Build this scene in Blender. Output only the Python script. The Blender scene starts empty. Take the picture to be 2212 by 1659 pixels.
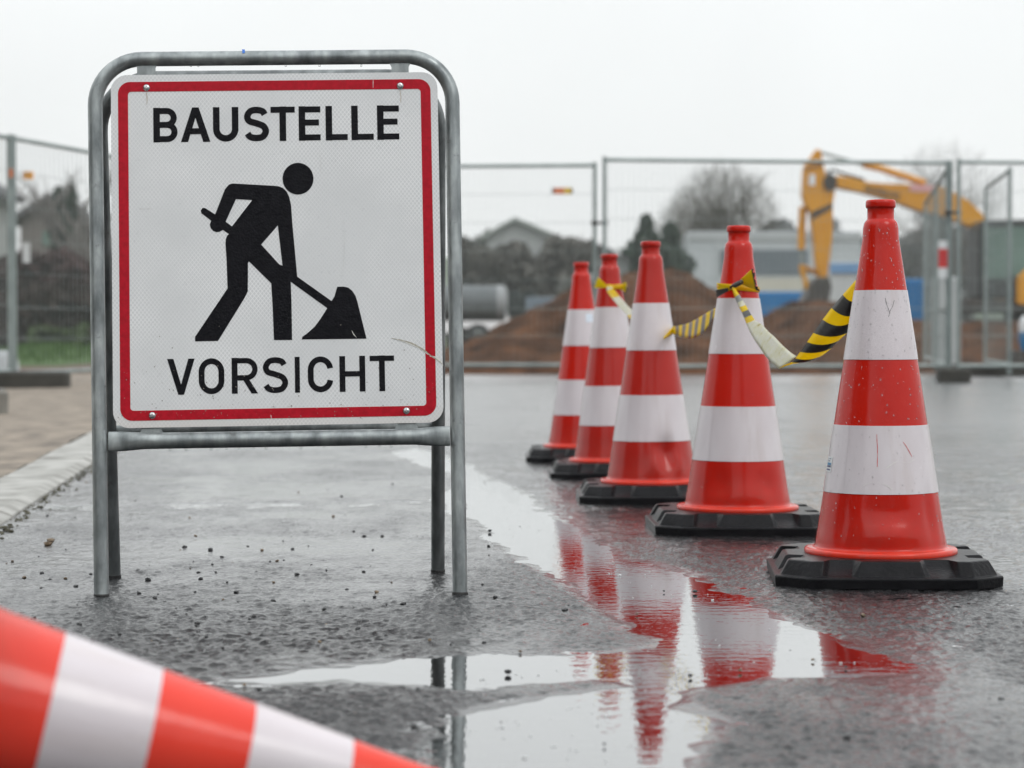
import bpy, bmesh, math, random
import numpy as np
from mathutils import Vector, Matrix
from mathutils.geometry import tessellate_polygon

R = math.radians
SC = bpy.context.scene
COL = SC.collection
rnd = random.Random(7)

# ------------------------------------------------------------------ camera
FPX, CX, CY, HC = 4915.0, 1106.0, 829.5, 0.49     # focal length and centre in pixels of a 2212 wide frame
PITCH = math.atan((CY - 714) / FPX)
CP, SP = math.cos(PITCH), math.sin(PITCH)
cam_d = bpy.data.cameras.new("camera")
cam = bpy.data.objects.new("camera", cam_d)
COL.objects.link(cam)
cam.location = (0, 0, HC)
cam.rotation_euler = (R(90) - PITCH, 0, 0)
cam_d.sensor_width = 36
cam_d.lens = 36 * FPX / 2212
cam_d.clip_start = 0.05
cam_d.clip_end = 3000
cam_d.dof.use_dof = True
cam_d.dof.focus_distance = 4.36
cam_d.dof.aperture_fstop = 5.2
SC.camera = cam

# ------------------------------------------------------------------ sky, sun, exposure
SUN_EL, SUN_AZ = R(46), R(222)
w = bpy.data.worlds.new("World")
SC.world = w
w.use_nodes = True
nt = w.node_tree
nt.nodes.clear()
o_ = nt.nodes.new("ShaderNodeOutputWorld")
bg = nt.nodes.new("ShaderNodeBackground")
sky = nt.nodes.new("ShaderNodeTexSky")
sky.sky_type = 'NISHITA'
sky.sun_disc = False
sky.sun_elevation = SUN_EL
sky.sun_rotation = SUN_AZ
sky.air_density = 1.0
sky.dust_density = 6.0
hs = nt.nodes.new("ShaderNodeHueSaturation")
hs.inputs['Saturation'].default_value = 0.25
nt.links.new(sky.outputs[0], hs.inputs['Color'])
# the cloud deck: brighter overhead than at the horizon, faintly mottled
tc = nt.nodes.new("ShaderNodeTexCoord")
sx = nt.nodes.new("ShaderNodeSeparateXYZ")
nt.links.new(tc.outputs['Generated'], sx.inputs[0])
mr = nt.nodes.new("ShaderNodeMapRange")
mr.inputs[1].default_value = 0.0; mr.inputs[2].default_value = 1.0
mr.inputs[3].default_value = 0.0; mr.inputs[4].default_value = 1.0
nt.links.new(sx.outputs['Z'], mr.inputs[0])
nz = nt.nodes.new("ShaderNodeTexNoise")
nz.inputs['Scale'].default_value = 2.2; nz.inputs['Detail'].default_value = 4
nt.links.new(tc.outputs['Generated'], nz.inputs['Vector'])
rampc = nt.nodes.new("ShaderNodeValToRGB")
SKY_H, SKY_Z = 10.6, 17.5
rampc.color_ramp.elements[0].color = (SKY_H * .975, SKY_H * 1.0, SKY_H * 1.0, 1)
rampc.color_ramp.elements[1].color = (SKY_Z * .97, SKY_Z * 1.0, SKY_Z * 1.02, 1)
nt.links.new(mr.outputs[0], rampc.inputs[0])
mul = nt.nodes.new("ShaderNodeMix"); mul.data_type = 'RGBA'; mul.blend_type = 'MULTIPLY'
mul.inputs[0].default_value = 0.42
nt.links.new(rampc.outputs[0], mul.inputs[6]); nt.links.new(nz.outputs[0], mul.inputs[7])
mixs = nt.nodes.new("ShaderNodeMix"); mixs.data_type = 'RGBA'
mixs.inputs[0].default_value = 0.9
nt.links.new(hs.outputs[0], mixs.inputs[6]); nt.links.new(mul.outputs[2], mixs.inputs[7])
nt.links.new(mixs.outputs[2], bg.inputs['Color'])
bg.inputs['Strength'].default_value = 0.11
nt.links.new(bg.outputs[0], o_.inputs['Surface'])

sun_d = bpy.data.lights.new("sun", 'SUN')
sun_d.energy = 0.75
sun_d.angle = R(25)
sun_d.color = (1, .97, .93)
sun = bpy.data.objects.new("sun", sun_d)
COL.objects.link(sun)
# light comes from behind the camera, a little from the right
sd = Vector((math.sin(SUN_AZ) * math.cos(SUN_EL) * -1, math.cos(SUN_AZ) * math.cos(SUN_EL), math.sin(SUN_EL)))
sun.rotation_euler = sd.to_track_quat('Z', 'Y').to_euler()
SC.view_settings.view_transform = 'Standard'
SC.view_settings.look = 'None'
SC.view_settings.exposure = 0.16
SC.view_settings.gamma = 1
SC.render.engine = 'CYCLES'
SC.cycles.use_denoising = True
SC.cycles.max_bounces = 8
SC.cycles.volume_bounces = 6
SC.cycles.caustics_reflective = False
SC.cycles.caustics_refractive = False
SC.cycles.sample_clamp_indirect = 6


# ------------------------------------------------------------------ helpers
def ray(px, py):
    a = (px - CX) / FPX; b = -(py - CY) / FPX
    return Vector((a, CP + b * SP, -SP + b * CP))


def at(px, py, Y):
    d = ray(px, py)
    return Vector((0, 0, HC)) + d * (Y / d.y)


def onz(px, py, z=0.0):
    d = ray(px, py)
    return Vector((0, 0, HC)) + d * ((z - HC) / d.z)


def lin(r, g, b):
    f = lambda c: (c / 255 / 12.92) if c <= 10.3 else ((c / 255 + .055) / 1.055) ** 2.4
    return (f(r), f(g), f(b), 1)


class Mat:
    """small wrapper round a Principled material with object-space noise"""
    def __init__(s, name, col=(.5, .5, .5, 1), rough=.5, metal=0, ior=1.5, coord='Object'):
        s.m = bpy.data.materials.new(name); s.m.use_nodes = True
        s.nt = s.m.node_tree
        s.b = s.nt.nodes['Principled BSDF']
        s.b.inputs['Base Color'].default_value = col
        s.b.inputs['Roughness'].default_value = rough
        s.b.inputs['Metallic'].default_value = metal
        s.b.inputs['IOR'].default_value = ior
        s.coord = None; s.ck = coord

    def n(s, t): return s.nt.nodes.new(t)
    def l(s, a, b): s.nt.links.new(a, b)

    def co(s):
        if s.coord is None:
            s.coord = s.n("ShaderNodeTexCoord").outputs[s.ck]
        return s.coord

    def noise(s, scale, detail=4, rough=.55, vec=None, stretch=None, dist=0):
        v = vec or s.co()
        if stretch:
            mp = s.n("ShaderNodeMapping"); mp.inputs['Scale'].default_value = stretch
            s.l(v, mp.inputs[0]); v = mp.outputs[0]
        t = s.n("ShaderNodeTexNoise")
        t.inputs['Scale'].default_value = scale; t.inputs['Detail'].default_value = detail
        t.inputs['Roughness'].default_value = rough; t.inputs['Distortion'].default_value = dist
        s.l(v, t.inputs['Vector'])
        return t.outputs[0]

    def voro(s, scale, feature='F1', vec=None, out=0):
        t = s.n("ShaderNodeTexVoronoi"); t.feature = feature
        t.inputs['Scale'].default_value = scale
        s.l(vec or s.co(), t.inputs['Vector'])
        return t.outputs[out]

    def ramp(s, fac, stops):
        r = s.n("ShaderNodeValToRGB"); e = r.color_ramp.elements
        while len(e) < len(stops): e.new(.5)
        for k, (p, c) in enumerate(stops):
            e[k].position = p; e[k].color = c if len(c) == 4 else (*c, 1)
        s.l(fac, r.inputs[0]); return r.outputs[0]

    def rng(s, fac, a, b, lo, hi):
        m = s.n("ShaderNodeMapRange"); s.l(fac, m.inputs[0])
        for k, v in zip((1, 2, 3, 4), (a, b, lo, hi)): m.inputs[k].default_value = v
        return m.outputs[0]

    def math(s, op, a, b=None):
        m = s.n("ShaderNodeMath"); m.operation = op
        for k, v in ((0, a), (1, b)):
            if v is None: continue
            if isinstance(v, (int, float)): m.inputs[k].default_value = v
            else: s.l(v, m.inputs[k])
        return m.outputs[0]

    def mix(s, fac, a, b, mode='MIX'):
        m = s.n("ShaderNodeMix"); m.data_type = 'RGBA'; m.blend_type = mode
        for k, v in ((0, fac), (6, a), (7, b)):
            if isinstance(v, (int, float)): m.inputs[k].default_value = v
            elif isinstance(v, tuple): m.inputs[k].default_value = v
            else: s.l(v, m.inputs[k])
        return m.outputs[2]

    def set(s, name, v):
        if isinstance(v, (int, float, tuple)): s.b.inputs[name].default_value = v
        else: s.l(v, s.b.inputs[name])
        return s

    def bump(s, h, dist=.001, strength=1, prev=None):
        b = s.n("ShaderNodeBump"); b.inputs['Distance'].default_value = dist
        b.inputs['Strength'].default_value = strength
        s.l(h, b.inputs['Height'])
        if prev: s.l(prev, b.inputs['Normal'])
        s.l(b.outputs[0], s.b.inputs['Normal'])
        return b.outputs[0]


def noisy(name, c1, c2, scale, rough=.6, metal=0, bump=0, bscale=None, stretch=None, detail=5, ior=1.5):
    m = Mat(name, c1, rough, metal, ior)
    n = m.noise(scale, detail, stretch=stretch)
    m.set('Base Color', m.ramp(n, [(.3, c1), (.7, c2)]))
    if bump:
        m.bump(m.noise(bscale or scale * 3, 4, stretch=stretch), bump)
    return m.m


class MB:
    """collects geometry for one mesh object"""
    def __init__(s): s.v = []; s.f = []; s.mi = []

    def add(s, vs, fs, mi=0):
        o = len(s.v); s.v += [tuple(p) for p in vs]
        for f in fs:
            s.f.append([o + k for k in f]); s.mi.append(mi)

    def box(s, c, size, rot=None, mi=0, taper=1.0):
        hx, hy, hz = (k / 2 for k in size)
        vs = []
        for z, t in ((-hz, 1), (hz, taper)):
            for x, y in ((-hx, -hy), (hx, -hy), (hx, hy), (-hx, hy)):
                p = Vector((x * t, y * t, z))
                if rot: p = rot @ p
                vs.append(p + Vector(c))
        s.add(vs, [(3, 2, 1, 0), (4, 5, 6, 7), (0, 1, 5, 4), (1, 2, 6, 5), (2, 3, 7, 6), (3, 0, 4, 7)], mi)

    def tube(s, path, r, seg=16, caps=True, mi=0, up=None, flat=None):
        path = [Vector(p) for p in path]
        rs = r if isinstance(r, (list, tuple)) else [r] * len(path)
        n = len(path); rings = []
        t = (path[1] - path[0]).normalized()
        a = up or (Vector((0, 0, 1)) if abs(t.z) < .9 else Vector((1, 0, 0)))
        a = (a - t * a.dot(t)).normalized()
        for k in range(n):
            if k == 0: t = (path[1] - path[0])
            elif k == n - 1: t = (path[-1] - path[-2])
            else: t = (path[k] - path[k - 1]).normalized() + (path[k + 1] - path[k]).normalized()
            t.normalize()
            a = (a - t * a.dot(t)).normalized(); b = t.cross(a)
            fa, fb = (1, 1) if flat is None else flat[k]
            rings.append([path[k] + (a * math.cos(q) * fa + b * math.sin(q) * fb) * rs[k] for q in (2 * math.pi * j / seg for j in range(seg))])
        vs = [p for rg in rings for p in rg]
        fs = [(k * seg + j, k * seg + (j + 1) % seg, (k + 1) * seg + (j + 1) % seg, (k + 1) * seg + j) for k in range(n - 1) for j in range(seg)]
        if caps: fs += [tuple(range(seg))[::-1], tuple((n - 1) * seg + j for j in range(seg))]
        s.add(vs, fs, mi)

    def grid(s, rows, mi=0, closed=False):
        m = len(rows[0]); vs = [p for r_ in rows for p in r_]
        fs = []; mis = []
        for i in range(len(rows) - 1):
            for j in range(m if closed else m - 1):
                fs.append((i * m + j, i * m + (j + 1) % m, (i + 1) * m + (j + 1) % m, (i + 1) * m + j))
        s.add(vs, fs, mi)

    def ico(s, c, r, sq=(1, 1, 1), jit=0, mi=0, rot=None):
        t = (1 + 5 ** .5) / 2
        vs = [(-1, t, 0), (1, t, 0), (-1, -t, 0), (1, -t, 0), (0, -1, t), (0, 1, t), (0, -1, -t), (0, 1, -t), (t, 0, -1), (t, 0, 1), (-t, 0, -1), (-t, 0, 1)]
        fs = [(0, 11, 5), (0, 5, 1), (0, 1, 7), (0, 7, 10), (0, 10, 11), (1, 5, 9), (5, 11, 4), (11, 10, 2), (10, 7, 6), (7, 1, 8), (3, 9, 4), (3, 4, 2), (3, 2, 6), (3, 6, 8), (3, 8, 9), (4, 9, 5), (2, 4, 11), (6, 2, 10), (8, 6, 7), (9, 8, 1)]
        out = []
        for v in vs:
            p = Vector(v).normalized() * r * (1 + rnd.uniform(-jit, jit))
            p = Vector((p.x * sq[0], p.y * sq[1], p.z * sq[2]))
            if rot: p = rot @ p
            out.append(p + Vector(c))
        s.add(out, fs, mi)

    def prism(s, polys, fmap, t0, t1, mi=0):
        """polys: outer ring then holes (2D); fmap(x, y, t) -> 3D"""
        flat = [p for pl in polys for p in pl]
        tri = tessellate_polygon([[Vector((p[0], p[1], 0)) for p in pl] for pl in polys])
        n = len(flat)
        vs = [fmap(p[0], p[1], t1) for p in flat] + [fmap(p[0], p[1], t0) for p in flat]
        fs = [tuple(f) for f in tri] + [tuple(n + k for k in f)[::-1] for f in tri]
        o = 0
        for pl in polys:
            m = len(pl)
            for k in range(m):
                a, b = o + k, o + (k + 1) % m
                fs.append((a, b, n + b, n + a))
            o += m
        s.add(vs, fs, mi)

    def build(s, name, mat, parent=None, smooth=False, bevel=0, fix=True, sharp=40):
        me = bpy.data.meshes.new(name)
        me.from_pydata(s.v, [], s.f)
        for m in (mat if isinstance(mat, (list, tuple)) else [mat]): me.materials.append(m)
        if any(s.mi): me.polygons.foreach_set('material_index', s.mi)
        if fix:
            bm = bmesh.new(); bm.from_mesh(me)
            bmesh.ops.recalc_face_normals(bm, faces=bm.faces); bm.to_mesh(me); bm.free()
        if smooth:
            me.polygons.foreach_set('use_smooth', [True] * len(me.polygons))
            me.set_sharp_from_angle(angle=R(sharp))
        ob = bpy.data.objects.new(name, me)
        COL.objects.link(ob)
        if parent: ob.parent = parent
        if bevel:
            md = ob.modifiers.new("bevel", 'BEVEL'); md.width = bevel; md.segments = 2; md.limit_method = 'ANGLE'
        return ob


def tag(o, label=None, cat=None, group=None, kind=None):
    for k, v in (('label', label), ('category', cat), ('group', group), ('kind', kind)):
        if v: o[k] = v
    return o


def empty(name, loc=(0, 0, 0), label=None, cat=None, group=None):
    o = bpy.data.objects.new(name, None); COL.objects.link(o); o.location = loc
    o.empty_display_size = .1
    return tag(o, label, cat, group)


def copy_tree(o, parent=None):
    c = o.copy(); COL.objects.link(c); c.parent = parent
    for ch in list(o.children): copy_tree(ch, c)
    return c


def catmull(pts, n=8, closed=False):
    P = [np.array(p, float) for p in pts]; m = len(P); out = []
    for i in range(m if closed else m - 1):
        g = (lambda k: P[k % m]) if closed else (lambda k: P[min(max(k, 0), m - 1)])
        p0, p1, p2, p3 = g(i - 1), g(i), g(i + 1), g(i + 2)
        for k in range(n):
            t = k / n
            out.append(.5 * (2 * p1 + (p2 - p0) * t + (2 * p0 - 5 * p1 + 4 * p2 - p3) * t * t + (3 * p1 - p0 - 3 * p2 + p3) * t ** 3))
    if not closed: out.append(P[-1])
    return [tuple(p) for p in out]


_L = np.random.default_rng(11).random((8, 256, 256))


def vnoise(x, y, scale, seed=0):
    """value noise in 0..1, feature size = scale metres"""
    L = _L[seed % 8]
    fx = np.asarray(x) / scale + seed * 17.3; fy = np.asarray(y) / scale + seed * 9.1
    ix = np.floor(fx).astype(int); iy = np.floor(fy).astype(int)
    tx = fx - ix; ty = fy - iy
    tx = tx * tx * (3 - 2 * tx); ty = ty * ty * (3 - 2 * ty)
    a = L[ix % 256, iy % 256]; b = L[(ix + 1) % 256, iy % 256]; c = L[ix % 256, (iy + 1) % 256]; d = L[(ix + 1) % 256, (iy + 1) % 256]
    return (a * (1 - tx) + b * tx) * (1 - ty) + (c * (1 - tx) + d * tx) * ty


# ------------------------------------------------------------------ materials
def mat_asphalt():
    m = Mat("wet_asphalt", (.04, .042, .045, 1), .4, 0, 1.2)
    def attr(n):
        a = m.n("ShaderNodeAttribute"); a.attribute_name = n; return a.outputs['Fac']
    wet = attr("wet"); film0 = attr("film")
    big = m.noise(.9, 4)
    film = film0
    stone = m.voro(120)
    fine = m.noise(330, 3)
    c = m.ramp(m.noise(210, 4), [(.3, (.006, .006, .0065)), (.55, (.014, .0145, .016)), (.8, (.055, .055, .055))])
    c = m.mix(m.rng(big, .35, .65, 0, .5), c, (.018, .018, .020, 1))
    # pale grit grains pressed into the surface
    grit = m.rng(m.voro(46, out=0), .0, .16, 1, 0)
    gsel = m.rng(m.noise(37, 2), .58, .62, 0, .8)
    c = m.mix(m.math('MULTIPLY', grit, gsel), c, (.16, .14, .12, 1))
    m.set('Base Color', c)
    m.set('Roughness', m.rng(film, 0, 1, .48, .25))
    h1 = m.bump(m.noise(28, 3), .0030, .4)
    h2 = m.bump(stone, .0050, .8, h1)
    m.bump(fine, .0016, .6, h2)
    # the film of rain lying over the grains: thick and smooth, or thin and grainy
    cb = m.n("ShaderNodeBump"); cb.inputs['Distance'].default_value = .005
    m.l(m.rng(film, 0, 1, .55, .06), cb.inputs['Strength'])
    hh = m.math('ADD', m.math('MULTIPLY', m.noise(38, 6, rough=.68), 1.3), m.math('MULTIPLY', stone, .45))
    m.l(hh, cb.inputs['Height'])
    m.l(cb.outputs[0], m.b.inputs['Coat Normal'])
    m.set('Coat Weight', m.rng(film, 0, 1, .85, 1.0))
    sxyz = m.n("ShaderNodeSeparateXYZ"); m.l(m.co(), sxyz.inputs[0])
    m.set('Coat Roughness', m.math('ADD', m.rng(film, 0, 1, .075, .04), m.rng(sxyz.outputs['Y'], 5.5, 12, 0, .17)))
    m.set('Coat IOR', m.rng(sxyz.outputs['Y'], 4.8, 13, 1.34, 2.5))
    return m.m


def mat_water():
    m = Mat("puddle_water", (.010, .010, .010, 1), .010, 0, 1.7)
    n1 = m.noise(26, 3, stretch=(.8, 1.2, 1))
    n2 = m.noise(75, 2)
    b = m.bump(n1, .0016, .25)
    b = m.bump(n2, .0006, .18, b)
    g = m.n("ShaderNodeBsdfGlossy"); g.inputs['Roughness'].default_value = .008; g.inputs['Color'].default_value = (.95, .955, .96, 1)
    m.l(b, g.inputs['Normal'])
    x = m.n("ShaderNodeMixShader"); fr_ = m.n("ShaderNodeFresnel"); fr_.inputs['IOR'].default_value = 2.0
    m.l(fr_.outputs[0], x.inputs[0])
    m.l(m.b.outputs[0], x.inputs[1]); m.l(g.outputs[0], x.inputs[2])
    m.l(x.outputs[0], m.nt.nodes['Material Output'].inputs['Surface'])
    return m.m


def mat_cone(name, c, c2):
    m = Mat(name, c, .3, 0, 1.37)
    m.set('Base Color', m.ramp(m.noise(6, 5), [(.35, c), (.7, c2)]))
    # road film thrown up on the skirt
    sz_ = m.n("ShaderNodeSeparateXYZ"); m.l(m.co(), sz_.inputs[0])
    film = m.math('MULTIPLY', m.rng(m.math('ADD', sz_.outputs['Z'], m.math('MULTIPLY', m.noise(18, 6, rough=.7), .16)),   .11, .25, .38, 0), m.rng(m.noise(55, 5, rough=.7), .35, .65, .3, 1))
    base = m.b.inputs['Base Color'].links[0].from_socket
    scuff = m.rng(m.noise(30, 6, rough=.75, stretch=(1, 1, .35)), .64, .74, 0, .35)
    m.set('Base Color', m.mix(scuff, m.mix(film, base, (.16, .055, .04, 1)), (.50, .055, .04, 1)))
    m.set('Roughness', m.rng(m.noise(14, 5), .3, .7, .10, .24))
    m.bump(m.noise(60, 3), .0003)
    return m.m


def mat_band():
    m = Mat("reflective_white_sheet", (.7, .67, .69, 1), .32, 0, 1.5)
    dirt = m.noise(9, 6, stretch=(1, 1, .35))
    c = m.ramp(dirt, [(.3, (.58, .525, .55)), (.6, (.66, .615, .64)), (.8, (.55, .50, .515))])
    cell = m.voro(170, 'DISTANCE_TO_EDGE')
    ed = m.rng(cell, .02, .10, .22, 0)
    ed = m.math('MULTIPLY', ed, m.rng(m.noise(5, 2), .45, .6, 0, 1))
    c = m.mix(ed, c, (.80, .77, .785, 1))
    streak = m.rng(m.noise(26, 5, stretch=(1, 1, .06)), .54, .72, 0, .38)
    c = m.mix(streak, c, (.50, .43, .42, 1))
    m.set('Base Color', c)
    m.set('Roughness', m.rng(m.noise(30, 4), .3, .7, .14, .28))
    m.bump(m.noise(90, 3), .0003, .4)
    return m.m


def mat_signface():
    m = Mat("retroreflective_white", (.66, .68, .69, 1), .35, 0, 1.5, 'UV')
    # diamond honeycomb of the prismatic sheeting: two families of thin pale lines
    s = m.n("ShaderNodeSeparateXYZ"); m.l(m.co(), s.inputs[0])
    u = s.outputs['X']; v = s.outputs['Y']
    P = .0092
    def fam(sg):
        a = m.math('ADD', m.math('MULTIPLY', u, 1.25), m.math('MULTIPLY', v, sg))
        return m.math('PINGPONG', a, P / 2)
    d = m.math('MINIMUM', fam(1.0), fam(-1.0))
    line = m.rng(d, .0004, .0013, 1, 0)
    fade = m.rng(m.noise(5.5, 3), .38, .62, .25, 1)
    worn = m.noise(130, 4)
    c = m.ramp(m.noise(7, 5), [(.3, (.615, .63, .64)), (.7, (.655, .67, .68))])
    c = m.mix(m.math('MULTIPLY', m.math('MULTIPLY', line, fade), .75), c, (.90, .905, .91, 1))
    c = m.mix(m.rng(worn, .60, .78, 0, .30), c, (.40, .41, .43, 1))
    c = m.mix(m.rng(m.noise(60, 5, stretch=(1, .12, 1)), .68, .78, 0, .22), c, (.82, .82, .81, 1))
    # grime creeping in from the lower edge
    c = m.mix(m.rng(m.math('ADD', v, m.math('MULTIPLY', m.noise(30, 4), .03)), .32, .365, .35, 0), c, (.60, .52, .45, 1))
    m.set('Base Color', c); m.set('Roughness', m.rng(m.noise(60, 4), .3, .7, .25, .5))
    m.bump(m.noise(300, 3), .0003, .5)
    return m.m


def mat_galv(name="galvanised_steel", k=1.35):
    m = Mat(name, (.4, .42, .42, 1), .42, .75, 1.5)
    c = m.ramp(m.noise(38, 6, stretch=(1, 1, .3)), [(.28, (.10 * k, .112 * k, .115 * k)), (.5, (.19 * k, .207 * k, .210 * k)), (.75, (.32 * k, .345 * k, .345 * k))])
    scuff = m.rng(m.noise(24, 6, rough=.7), .62, .72, 0, .75)
    c = m.mix(scuff, c, (.085, .085, .085, 1))
    rust = m.rng(m.noise(4.5, 6, rough=.7), .68, .80, 0, .6)
    c = m.mix(rust, c, (.22, .12, .06, 1))
    m.set('Base Color', c)
    m.set('Roughness', m.rng(m.noise(50, 5), .3, .7, .30, .58))
    m.bump(m.noise(110, 4), .0005, .6)
    return m.m


M = {}
M['asphalt'] = mat_asphalt()
M['water'] = mat_water()
M['cone'] = mat_cone("red_cone_plastic", (.46, .0085, .0028, 1), (.54, .013, .004, 1))
M['rim'] = mat_cone("lit_red_rim_plastic", (.66, .026, .010, 1), (.70, .036, .014, 1))  # lighter red: light on the upturned rim put into the colour
M['cone_faded'] = mat_cone("faded_red_cone_plastic", (.39, .013, .008, 1), (.46, .020, .012, 1))
M['band'] = mat_band()
M['base'] = noisy("black_rubber", (.005, .005, .006, 1), (.012, .012, .014, 1), 22, .28, 0, .0014, 140, ior=1.2)
M['galv'] = mat_galv()
M['galv_dark'] = mat_galv("darker_steel", .85)  # darker copy of the galvanised steel, for the rear frame
M['fence_steel'] = noisy("fence_steel", (.22, .26, .255, 1), (.33, .38, .37, 1), 6, .5, .35)
M['signface'] = mat_signface()
M['alu'] = noisy("sign_edge_metal", (.30, .30, .30, 1), (.45, .44, .42, 1), 60, .5, .6)
mr_ = Mat("red_sheet", (.50, .006, .018, 1), .38, 0, 1.28)
mr_.set('Base Color', mr_.ramp(mr_.noise(120, 5), [(.3, (.34, .002, .011)), (.65, (.47, .004, .018))]))
mr_.bump(mr_.noise(300, 3), .0003, .5)
M['red'] = mr_.m
mk_ = Mat("black_sheet", (.010, .010, .013, 1), .30, 0, 1.2)
mk_.set('Base Color', mk_.ramp(mk_.noise(90, 5), [(.35, (.004, .004, .006)), (.75, (.010, .010, .013))]))
mk_.bump(mk_.voro(230), .0008, .6)
M['black'] = mk_.m
M['screw'] = noisy("screw_steel", (.35, .35, .36, 1), (.6, .6, .6, 1), 200, .25, .9)
M['rubber'] = noisy("black_foot_rubber", (.012, .012, .012, 1), (.02, .02, .02, 1), 60, .6)
M['yellow'] = noisy("yellow_tape", (.90, .70, .005, 1), (.94, .76, .008, 1), 30, .28, 0, .0006, 60)
M['tapeblack'] = noisy("black_tape", (.016, .016, .015, 1), (.035, .035, .033, 1), 40, .3, 0, .0006, 60)
mt_ = Mat("tape_back", (.80, .79, .66, 1), .35)
mt_.set('Base Color', mt_.ramp(mt_.noise(48, 6, rough=.7), [(.30, (.55, .45, .12)), (.40, (.80, .79, .62)), (.62, (.86, .86, .80)), (.74, (.66, .68, .66)), (.80, (.30, .30, .26))]))
mt_.bump(mt_.noise(45, 4), .002, .8)
M['tapeback'] = mt_.m
M['tapegrey'] = noisy("grey_tape_back", (.40, .42, .41, 1), (.55, .56, .54, 1), 30, .4)
def mat_drop():
    m = Mat("water_drop", (1, 1, 1, 1), .02, 0, 1.33)
    g = m.n("ShaderNodeBsdfGlossy"); g.inputs['Roughness'].default_value = .03
    t = m.n("ShaderNodeBsdfTransparent"); f = m.n("ShaderNodeFresnel"); f.inputs['IOR'].default_value = 1.45
    x = m.n("ShaderNodeMixShader")
    m.l(m.math('MULTIPLY', f.outputs[0], .7), x.inputs[0]); m.l(t.outputs[0], x.inputs[1]); m.l(g.outputs[0], x.inputs[2])
    d = m.n("ShaderNodeBsdfDiffuse"); d.inputs['Color'].default_value = (.95, .95, .95, 1)  # white body stands in for the light a drop focuses
    x2 = m.n("ShaderNodeMixShader"); x2.inputs[0].default_value = .06
    m.l(x.outputs[0], x2.inputs[1]); m.l(d.outputs[0], x2.inputs[2])
    m.l(x2.outputs[0], m.nt.nodes['Material Output'].inputs['Surface'])
    return m.m
M['drop'] = mat_drop()
M['soil'] = noisy("brown_soil", (.015, .008, .005, 1), (.125, .058, .029, 1), 2.4, .9, 0, .04, 9, detail=8, ior=1.15)
M['excav'] = noisy("excavator_yellow", (.54, .225, .004, 1), (.66, .31, .007, 1), 1.2, .4)
M['darkmetal'] = noisy("dark_machine_metal", (.025, .023, .022, 1), (.07, .06, .05, 1), 4, .6)
M['glass'] = noisy("cab_glass", (.10, .16, .135, 1), (.16, .24, .205, 1), 1, .2)
M['white'] = noisy("white_paint", (.66, .68, .69, 1), (.74, .76, .77, 1), 1.5, .5)
M['sand'] = noisy("sandy_verge", (.10, .082, .065, 1), (.33, .275, .215, 1), 7, .75, 0, .02, 22, detail=9)
M['kerb'] = noisy("kerb_concrete", (.15, .145, .125, 1), (.45, .445, .42, 1), 9, .5, 0, .003, 60, detail=7)
M['concrete'] = noisy("foot_concrete", (.11, .105, .09, 1), (.22, .21, .185, 1), 7, .75, 0, .004, 40)
M['recycled'] = noisy("dark_foot_block", (.020, .020, .016, 1), (.05, .048, .04, 1), 5, .75, 0, .004, 30)

def translucent(mat, fac, k=1.0):
    nt_ = mat.node_tree; b = nt_.nodes['Principled BSDF']; t = nt_.nodes.new("ShaderNodeBsdfTranslucent"); x = nt_.nodes.new("ShaderNodeMixShader")
    lk = b.inputs['Base Color'].links
    if lk: nt_.links.new(lk[0].from_socket, t.inputs['Color'])
    x.inputs[0].default_value = fac
    nt_.links.new(b.outputs[0], x.inputs[1]); nt_.links.new(t.outputs[0], x.inputs[2]); nt_.links.new(x.outputs[0], nt_.nodes['Material Output'].inputs['Surface'])
for k_ in ('yellow', 'tapeback', 'tapegrey'): translucent(M[k_], .60)

# ================================================================== SETTING
# ------------------------------------------------------------------ puddle outline on the ground
PUDDLE = [(1009, 1003), (1060, 1030), (1130, 1060), (1180, 1100), (1225, 1124), (1262, 1140), (1285, 1165), (1330, 1185), (1352, 1204), (1420, 1214), (1470, 1228), (1515, 1242),
          (1545, 1275), (1600, 1290), (1640, 1310), (1690, 1330), (1760, 1362), (1830, 1385), (1900, 1418), (1985, 1450), (1900, 1457), (1700, 1463), (1610, 1470), (1545, 1483),
          (1500, 1492), (1480, 1510), (1530, 1535), (1572, 1556), (1545, 1585), (1515, 1615), (1490, 1680), (1470, 1760),
          (840, 1760), (855, 1670), (890, 1620), (950, 1570), (1010, 1533), (1090, 1515), (1250, 1492), (1330, 1478), (1280, 1466), (1120, 1478), (1015, 1484),
          (900, 1482), (720, 1472), (600, 1476), (470, 1470), (480, 1462), (600, 1452), (740, 1430), (860, 1420), (960, 1415), (1060, 1412), (1200, 1414), (1300, 1408),
          (1400, 1395), (1425, 1385), (1375, 1360), (1290, 1312), (1230, 1266), (1170, 1232), (1105, 1195), (1060, 1165), (1030, 1130), (960, 1110), (930, 1080), (985, 1050), (960, 1020), (900, 1000), (850, 975), (900, 968), (965, 985)]
PW = np.array([onz(*p)[:2] for p in PUDDLE])
SEAM = np.array([onz(*p)[:2] for p in [(100, 1091), (300, 1089), (540, 1087), (905, 1082), (905, 1090), (540, 1096), (300, 1100), (100, 1104)]])


def sdf(X, Y, P):
    """signed distance to polygon, positive inside"""
    d = np.full(X.shape, 1e9); ins = np.zeros(X.shape, bool)
    n = len(P)
    for k in range(n):
        a = P[k]; b = P[(k + 1) % n]; e = b - a; L = (e @ e) + 1e-12
        t = np.clip(((X - a[0]) * e[0] + (Y - a[1]) * e[1]) / L, 0, 1)
        d = np.minimum(d, (X - a[0] - t * e[0]) ** 2 + (Y - a[1] - t * e[1]) ** 2)
        if a[1] != b[1]:
            c = (a[1] > Y) != (b[1] > Y)
            ins ^= c & (X < a[0] + (Y - a[1]) * e[0] / e[1])
    return np.where(ins, np.sqrt(d), -np.sqrt(d))


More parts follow.
